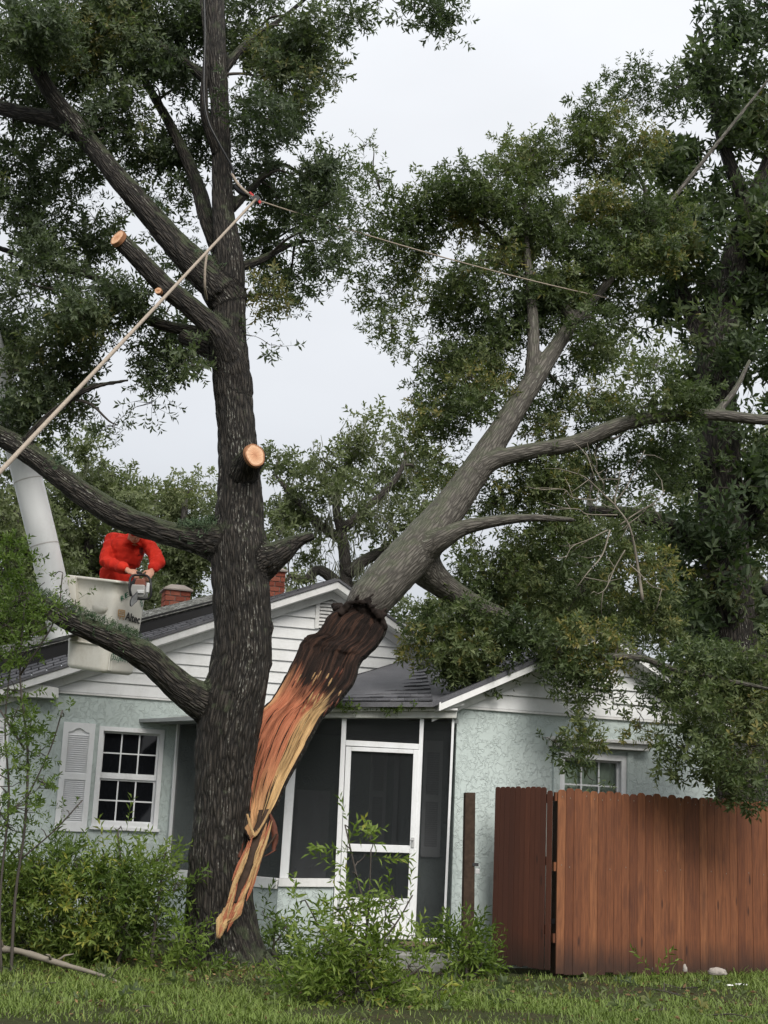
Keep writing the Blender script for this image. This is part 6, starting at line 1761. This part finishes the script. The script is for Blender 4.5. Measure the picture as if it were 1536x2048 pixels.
m_ = MB()
q0 = [at(108, 1146, 14.30), at(150, 1151, 14.26), at(152, 1224, 14.26), at(120, 1214, 14.30)]
m_.prism(q0, [p + np.array([.02, .12, 0]) for p in q0]); m_.build('mount_bracket', MAT['bucket_white'], lift, bevel=.008)
m_ = MB(); m_.tube(smooth_path([at(127, 1152, 14.24), at(131, 1180, 14.22), at(137, 1205, 14.22), at(142, 1225, 14.22)], 4), [.008] * 13, 8); m_.build('hose', MAT['dark_metal'], lift, True)

# lettering on the right-hand face
def face_frame(n1, n2, px, py, off):
    """hit of the pixel ray with the face plane"""
    p0 = on_face(n1, n2, 0, 0, off); nr = on_face(n1, n2, 0, 0, 1) - on_face(n1, n2, 0, 0, 0)
    d = ray(px, py); return CAM + d * (np.dot(p0 - CAM, nr) / np.dot(d, nr)), nr
def letters(txt, p_from, p_to, h_px, mat, name='lettering', n1='A', n2='R', off=.0035, bold=.0, squeeze=True):
    cu = bpy.data.curves.new('t', 'FONT'); cu.body = txt; cu.size = 1.0; cu.offset = bold; cu.extrude = .004; cu.resolution_u = 3
    o = bpy.data.objects.new('t', cu); COL.objects.link(o)
    dg = bpy.context.evaluated_depsgraph_get(); me = bpy.data.meshes.new_from_object(o.evaluated_get(dg)); bpy.data.objects.remove(o)
    V = get_co(me); V[:, 0] -= V[:, 0].min(); wtx = V[:, 0].max()
    a, nr = face_frame(n1, n2, *p_from, off); b, _ = face_frame(n1, n2, *p_to, off)
    ex = b - a; Lx = np.linalg.norm(ex); ex /= Lx; ey = np.cross(nr, ex); ey *= np.sign(ey[2])
    hs = px2m(h_px, 14.1) / .7
    W = a + ex * (V[:, :1] / wtx * Lx) + ey * (V[:, 1:2] * hs) + nr * (V[:, 2:3] * .3)
    set_co(me, W); me.name = name
    return link(name, me, MAT[mat], lift)
letters('Altec', (250, 1239), (279, 1247.5), 16, 'print_black', bold=.018, off=.014)
for i, (ch, px, py, ang) in enumerate((('R', 243, 1202, 0), ('E', 251, 1196.5, 0), ('S', 259, 1192, 0), ('Y', 278, 1205, 0))):
    letters(ch, (px, py), (px + 6.5, py - 3.5 + (6 if ch == 'Y' else 0)), 10, 'print_green', bold=.01, off=.012)
letters('(352)494-7747', (221, 1318), (270, 1329), 12, 'print_green', bold=.0, off=.024)
# small diamond and the tan square emblem beside the name
def bar(p, q, w, mat, off=.0035, name='emblem'):
    a, nr = face_frame('A', 'R', *p, off); b, _ = face_frame('A', 'R', *q, off); e_ = b - a; e_ /= np.linalg.norm(e_); s_ = np.cross(nr, e_) * px2m(w / 2, 14.1)
    m_ = MB(); m_.prism([a - s_, b - s_, b + s_, a + s_], [p_ - nr * .002 for p_ in (a - s_, b - s_, b + s_, a + s_)]); return m_
em = MB()
for p, q in (((237.5, 1219), (237.0, 1232)), ((250, 1221), (249, 1235)), ((238, 1219.5), (250, 1221.5)), ((241, 1223.5), (250, 1225)), ((238, 1227), (247, 1228.5)), ((237, 1231.5), (249, 1233.5)), ((241, 1233), (239.5, 1239)), ((246, 1234), (247, 1240))):
    b_ = bar(p, q, 2.0, 'print_tan', .010 + .0004 * len(em.v) / 8); em.add(b_.v, b_.f)
em.build('emblem', MAT['print_tan'], lift)
a, nr = face_frame('A', 'R', 284, 1209, .014)
dm_ = MB(); dd = px2m(1, 14.1)
upv = (BT['A'] - BB['A']); upv /= np.linalg.norm(upv); sdv = np.cross(nr, upv)
outer = [a + upv * 6 * dd, a + sdv * 4 * dd, a - upv * 6 * dd, a - sdv * 4 * dd]; inner = [a + upv * 3 * dd, a + sdv * 2 * dd, a - upv * 3 * dd, a - sdv * 2 * dd]
dm_.add(outer + inner, [(i, (i + 1) % 4, 4 + (i + 1) % 4, 4 + i) for i in range(4)]); dm_.build('emblem', MAT['print_green'], lift)

# ------------------------------------------------------------------ the man in the bucket
def ell(mb, c, ax, ay, az, seg=16):
    c, ax, ay, az = map(np.array, (c, ax, ay, az)); V, F = [], []
    n = seg // 2
    for j in range(1, n):
        ph = math.pi * j / n
        for i in range(seg):
            th = 2 * math.pi * i / seg; V.append(c + az * math.cos(ph) + math.sin(ph) * (ax * math.cos(th) + ay * math.sin(th)))
    V += [c + az, c - az]; t_, b_ = len(V) - 2, len(V) - 1
    for j in range(n - 2):
        for i in range(seg): F.append((j * seg + i, (j + 1) * seg + i, (j + 1) * seg + (i + 1) % seg, j * seg + (i + 1) % seg))
    for i in range(seg): F.append((t_, i, (i + 1) % seg)); F.append((b_, (n - 2) * seg + (i + 1) % seg, (n - 2) * seg + i))
    mb.add(V, F)
def hand(mb, wrist, fwd, nrm, thumb_side, curl=.5, size=1.0):
    """palm and five separate bent fingers; fwd: wrist->knuckles, nrm: back of the hand"""
    fwd = np.array(fwd, float); fwd /= np.linalg.norm(fwd); nrm = np.array(nrm, float); nrm -= fwd * fwd.dot(nrm); nrm /= np.linalg.norm(nrm)
    sd = np.cross(fwd, nrm) * thumb_side
    k = wrist + fwd * .085 * size
    ell(mb, wrist + fwd * .045 * size, fwd * .058 * size, sd * .043 * size, nrm * .018 * size, 14)
    for i, (off, L) in enumerate(((.030, .072), (.010, .080), (-.010, .075), (-.029, .060))):
        p = k + sd * off * size - fwd * .010; d = fwd.copy(); pts = [p]; rad = [.0100 * size]
        for j, f in enumerate((.45, .32, .23)):
            a = curl * (.6 + .5 * j) ; dj = fwd * math.cos(a) - nrm * math.sin(a); p = p + dj * L * f * size; pts.append(p); rad.append((.0092 - .0009 * j) * size)
        mb.tube(pts, rad, 8); 
        for q, r_ in zip(pts, rad): ell(mb, q, (r_, 0, 0), (0, r_, 0), (0, 0, r_), 8)
    b = wrist + fwd * .03 * size + sd * .030 * size
    t1 = b + (sd * .75 + fwd * .6 - nrm * .25) * .036 * size; t2 = t1 + (fwd * .85 + sd * .15 - nrm * .5) * .032 * size
    mb.tube([b, t1, t2], [.0125, .0105, .0085], 8)
    for q, r_ in ((t1, .0105), (t2, .0085)): ell(mb, q, (r_, 0, 0), (0, r_, 0), (0, 0, r_), 8)

DP = 14.42
man = empty('person', at(225, 1330, 14.42), 'person in red sweatshirt bending over the bucket rim, chainsaw in both hands', 'person')
pel, wst, chs, nkb = at(226, 1225, 14.52), at(238, 1165, 14.44), at(254, 1106, 14.34), at(266, 1080, 14.24)
hd = at(271, 1061, 14.06)
shA, shB = at(226, 1082, 14.40), at(291, 1084, 14.28)
elA, elB = at(214, 1121, 14.22), at(316, 1120, 14.12)
wrA, wrB = at(256, 1141, 13.98), at(304, 1141, 13.96)
kA, kB = at(205, 1300, 14.4), at(245, 1310, 14.5)
body = MB()
ell(body, pel, (.155, 0, 0), (0, .11, 0), (0, 0, .12)); ell(body, wst, (.14, 0, 0), (0, .10, 0), (0, 0, .14)); ell(body, chs, (.17, 0, 0), (0, .11, 0), (0, 0, .17))
body.tube([nkb - np.array([0, 0, .06]), nkb, hd], [.075, .060, .055], 14)
fdir = np.array([.15, -.80, -.58]); fdir /= np.linalg.norm(fdir); hu = np.array([.1, -.55, .83]); hu -= fdir * fdir.dot(hu); hu /= np.linalg.norm(hu); hx = np.cross(fdir, hu)
ell(body, hd, hx * .074, fdir * .095, hu * .115, 20)
ell(body, hd + fdir * .03 - hu * .075, hx * .05, fdir * .055, hu * .05, 14)
body.tube([hd + fdir * .09 + hu * .01, hd + fdir * .112 - hu * .022, hd + fdir * .092 - hu * .032], [.011, .016, .012], 8)
for s_ in (-1, 1):
    ell(body, hd + hx * s_ * .075 - fdir * .005, hx * .012, fdir * .022, hu * .034, 10)
    ell(body, hd + hx * s_ * .03 + fdir * .082 + hu * .018, hx * .016, fdir * .012, hu * .010, 8)
body.tube([hd + fdir * .092 - hu * .058 - hx * .022, hd + fdir * .098 - hu * .058, hd + fdir * .092 - hu * .058 + hx * .022], [.006, .009, .006], 6)
for sh_, el_, wr_ in ((shA, elA, wrA), (shB, elB, wrB)):
    body.tube([chs + (sh_ - chs) * .5, sh_, (sh_ + el_) / 2, el_, (el_ + wr_) / 2, wr_], [.07, .055, .05, .042, .038, .028], 12)
for k_, dx in ((kA, -.07), (kB, .07)):
    h_ = pel + np.array([dx, 0, -.04]); ft = k_ + np.array([0, .02, -.33]); ft[2] = max(p_[2] for p_ in BB.values()) + .09
    body.tube([h_, (h_ + k_) / 2, k_, ft], [.08, .075, .055, .045], 12)
    ell(body, ft + np.array([0, -.05, -.01]), (.045, 0, 0), (0, .11, 0), (0, 0, .035), 12)
hand(body, wrA, at(277, 1149, 13.92) - wrA, (.15, -.75, .65), -1, .75)
hand(body, wrB, at(291, 1160, 13.86) - wrB, (.35, -.85, .35), 1, .55)
bme = remesh(body, .008, 2, .35); bme.name = 'body'; link('body', bme, MAT['skin'], man)
shirt = MB()
ell(shirt, wst + np.array([-.02, 0, -.05]), (.215, 0, 0), (0, .125, 0), (0, 0, .11)); ell(shirt, wst + np.array([-.01, 0, .05]), (.195, 0, 0), (0, .125, 0), (0, 0, .16)); ell(shirt, chs, (.182, 0, 0), (0, .14, 0), (0, 0, .18)); ell(shirt, chs + np.array([0, -.02, .06]), (.178, 0, 0), (0, .12, 0), (0, 0, .12))
shirt.tube([shA, chs + np.array([0, 0, .09]), shB], [.082, .11, .080], 14)
shirt.tube([nkb - np.array([0, 0, .07]), nkb - np.array([0, -.01, .02])], [.10, .07], 14)
for sh_, el_, wr_ in ((shA, elA, wrA), (shB, elB, wrB)):
    ell(shirt, sh_, (.075, 0, 0), (0, .075, 0), (0, 0, .08))
    w2 = el_ + (wr_ - el_) * .93
    shirt.tube(smooth_path([sh_, (sh_ + el_) / 2 + np.array([0, 0, .01]), el_, (el_ + w2) / 2, w2], 3), [.072, .070, .067, .065, .064, .063, .061, .058, .053, .049, .046, .043, .040], 14)
sme = remesh(shirt, .010, 4)
V, N = get_co(sme), get_no(sme)
fold = (1 - np.abs(2 * vnoise(V * np.array([13, 13, 9]) + 4) - 1)) * .024 + (1 - np.abs(2 * vnoise(V * np.array([22, 22, 15]) + 11) - 1)) * .010 + (fbm(V * np.array([6, 6, 11]) + 1, 2) - .5) * .045
set_co(sme, V + N * (fold - .014)[:, None]); sme.name = 'sweatshirt'
t = NT('red_fabric', .85, .15)
co = t.coord('Object')
t.color(t.ramp(t.noise(co, 9, 4), [(0.3, (0.46, 0.022, 0.013)), (0.7, (0.58, 0.034, 0.018))])); t.bump(t.noise(co, 55, 4), .35, .006)
MAT['red_fabric'] = t.m
so = link('sweatshirt', sme, t.m, man)
tr_ = MB()
ell(tr_, pel + np.array([0, 0, .02]), (.172, 0, 0), (0, .125, 0), (0, 0, .14))
for k_, dx in ((kA, -.075), (kB, .075)):
    h_ = pel + np.array([dx, 0, -.04]); ft = k_ + np.array([0, .02, -.27]); ft[2] = max(p_[2] for p_ in BB.values()) + .12
    tr_.tube([h_, (h_ + k_) / 2, k_, ft], [.10, .092, .072, .068], 14)
tme = remesh(tr_, .014, 3); tme.name = 'trousers'; link('trousers', tme, MAT['trousers'], man)
cap_ = MB(); ell(cap_, hd + hu * .035 - fdir * .008, hx * .086, fdir * .108, hu * .098, 20)
cap_.tube([hd + hu * .045 + fdir * .07, hd + hu * .035 + fdir * .13], [.07, .055], 14)
cme_ = remesh(cap_, .009, 2); cme_.name = 'cap'; link('cap', cme_, MAT['red_fabric'], man)
# dark print on the chest: wrapped onto the shirt by ray casting
from mathutils.bvhtree import BVHTree
bv = BVHTree.FromPolygons([v.co.copy() for v in sme.vertices], [tuple(p.vertices) for p in sme.polygons])
pr = MB()
for (x0, y0, x1, y1) in ((277.5, 1095.5, 286.5, 1097.5), (279, 1097.8, 280.6, 1105), (281.3, 1098, 283.2, 1111), (284, 1098, 285.6, 1104.5), (276.5, 1109.5, 279.5, 1111), (284.5, 1107.5, 287.5, 1109.5), (279.5, 1104.8, 285, 1106.2)):
    nx_, ny_ = 4, 4; g = []
    for j in range(ny_ + 1):
        for i in range(nx_ + 1):
            d = Vector(ray(x0 + (x1 - x0) * i / nx_, y0 + (y1 - y0) * j / ny_)).normalized(); h = bv.ray_cast(Vector(CAM), d)
            if h[0] is None: g = None; break
            g.append(np.array(h[0] - d * .004))
        if g is None: break
    if g: pr.add(g, [(j * 5 + i, j * 5 + i + 1, (j + 1) * 5 + i + 1, (j + 1) * 5 + i) for j in range(4) for i in range(4)])
if pr.v: pr.build('chest_print', MAT['print_dark_red'], so)

# ------------------------------------------------------------------ chainsaw
sw = empty('chainsaw', at(279, 1176, 13.85), 'grey and black chainsaw held over the bucket rim by the worker', 'chainsaw')
def sp(px, py, D_=13.84): return at(px, py, D_)
m_ = MB(); q = [sp(265, 1170), sp(291, 1171), sp(293, 1190), sp(287, 1197), sp(266, 1195), sp(262, 1182)]
m_.prism([p + np.array([0, -.05, 0]) for p in q], [p + np.array([0, .11, 0]) for p in q]); m_.build('engine_body', MAT['saw_grey'], sw, bevel=.012)
m_ = MB(); q = [sp(268, 1158), sp(290, 1158), sp(292, 1173), sp(266, 1173)]
m_.prism([p + np.array([0, -.035, 0]) for p in q], [p + np.array([0, .12, 0]) for p in q]); m_.build('top_cover', MAT['saw_orange'], sw, bevel=.012)
m_ = MB(); q = [sp(261, 1164, 13.80), sp(268, 1156, 13.80), sp(272, 1158, 13.80), sp(266, 1178, 13.80), sp(262, 1190, 13.80), sp(258, 1186, 13.80)]
m_.prism(q, [p + np.array([0, .13, 0]) for p in q]); m_.build('side_cover', MAT['black_plastic'], sw, bevel=.006)
hp = smooth_path([sp(262, 1192, 13.80), sp(259, 1170, 13.80), sp(263, 1153, 13.84), sp(276, 1150, 13.88), sp(292, 1151, 13.87), sp(300, 1160, 13.83), sp(302, 1180, 13.81), sp(299, 1196, 13.81), sp(280, 1198, 13.80), sp(263, 1194, 13.80)], 4)
m_ = MB(); m_.tube(hp, [.0125] * len(hp), 10); m_.build('front_handle', MAT['black_plastic'], sw, True)
rp = smooth_path([sp(272, 1160, 13.95), sp(268, 1150, 14.0), sp(274, 1145, 13.96), sp(288, 1150, 13.93)], 4)
m_ = MB(); m_.tube(rp, [.015] * len(rp), 10); m_.build('rear_handle', MAT['black_plastic'], sw, True)
b0 = sp(275, 1192, 13.80); bd = np.array([-.02, -.93, -.36]); bd /= np.linalg.norm(bd); bu = np.array([0, -.36, .93])
m_ = MB(); outl = [(0, -.04), (.30, -.036), (.34, -.022), (.35, 0), (.34, .022), (.30, .036), (0, .04)]
m_.prism([b0 + bd * a + bu * b + np.array([-.004, 0, 0]) for a, b in outl], [b0 + bd * a + bu * b + np.array([.004, 0, 0]) for a, b in outl]); m_.build('guide_bar', MAT['steel'], sw)
chp = [b0 + bd * a * 1.01 + bu * b * 1.1 for a, b in outl + outl[:1]]
m_ = MB(); m_.tube(chp, [.006] * len(chp), 6); m_.build('chain', MAT['dark_metal'], sw)
m_ = MB(); m_.box(sp(281, 1183, 13.775), .07, .012, .035); m_.build('cover_plate', MAT['white_trim'], sw, bevel=.004)
m_ = MB(); m_.box(sp(296, 1176, 13.80), .03, .05, .10); m_.build('starter_cover', MAT['white_trim'], sw, bevel=.008)

# ------------------------------------------------------------------ rigging
def rope(name, label, pts, rad, sag, mat='rope', n=40):
    a, b = pts; P = [a + (b - a) * t_ + np.array([0, 0, -sag * 4 * t_ * (1 - t_)]) for t_ in np.linspace(0, 1, n)]
    m_ = MB(); m_.tube(P, [rad] * n, 8); o = link(name, raw_poly(name, m_), MAT[mat]); tag(o, label, 'rope'); return o
blk = at(512, 398, 12.75)
rope('rigging_rope', 'thick pale rope running down left from the pulley block', [blk, blk + (at(-60, 1000, 6.4) - blk) * (blk[2] - .06) / (blk[2] - at(-60, 1000, 6.4)[2])], .0125, .02)
rope('rigging_rope', 'thin pale rope stretched right from the pulley into the fallen crown', [at(520, 402, 12.75), at(1215, 596, 16.0)], .0075, .06)
sl_ = empty('pulley_block', blk, 'red webbing sling and pulley tied to the upper oak trunk', 'pulley')
m_ = MB(); m_.tube(smooth_path([at(464, 348, 12.85), at(476, 368, 12.8), at(492, 384, 12.78), at(506, 394, 12.75)], 4), [.014] * 13, 8); m_.build('strap', MAT['rope'], sl_, True)
m_ = MB(); q = [at(497, 384, 12.74), at(501, 383, 12.74), at(523, 403, 12.74), at(520, 408, 12.74)]
m_.prism(q, [p + np.array([0, .02, 0]) for p in q]); m_.build('webbing', MAT['red_webbing'], sl_, bevel=.003)
m_ = MB(); m_.tube([blk + np.array([0, -.02, 0]), blk + np.array([0, .05, 0])], [.035, .035], 20); m_.build('sheave', MAT['dark_metal'], sl_)
m_ = MB(); m_.tube(smooth_path([at(470, 372, 12.85), at(484, 384, 12.83), at(497, 390, 12.8)], 4), [.03, .032, .035, .034, .034, .032, .03, .028, .025], 10); m_.build('dark_sling', MAT['black_plastic'], sl_, True)
m_ = MB(); P = smooth_path([at(406, -60, 12.8), at(410, 60, 12.8), at(408, 180, 12.78), at(416, 240, 12.78), at(440, 290, 12.8), at(462, 330, 12.83), at(468, 352, 12.85)], 6)
m_.tube(P, [.012] * len(P), 8); o = link('climbing_line', raw_poly('climbing_line', m_), MAT['black_plastic']); tag(o, 'dark line hanging down along the upper oak trunk', 'rope')
m_ = MB(); P = smooth_path([at(414, 505, 12.6), at(410, 540, 12.6), at(410, 575, 12.65), at(414, 600, 12.8)], 5)
m_.tube(P, [.012] * len(P), 8); o = link('rope_tail', raw_poly('rope_tail', m_), MAT['rope']); tag(o, 'short rope tail hanging in the fork of the oak', 'rope')
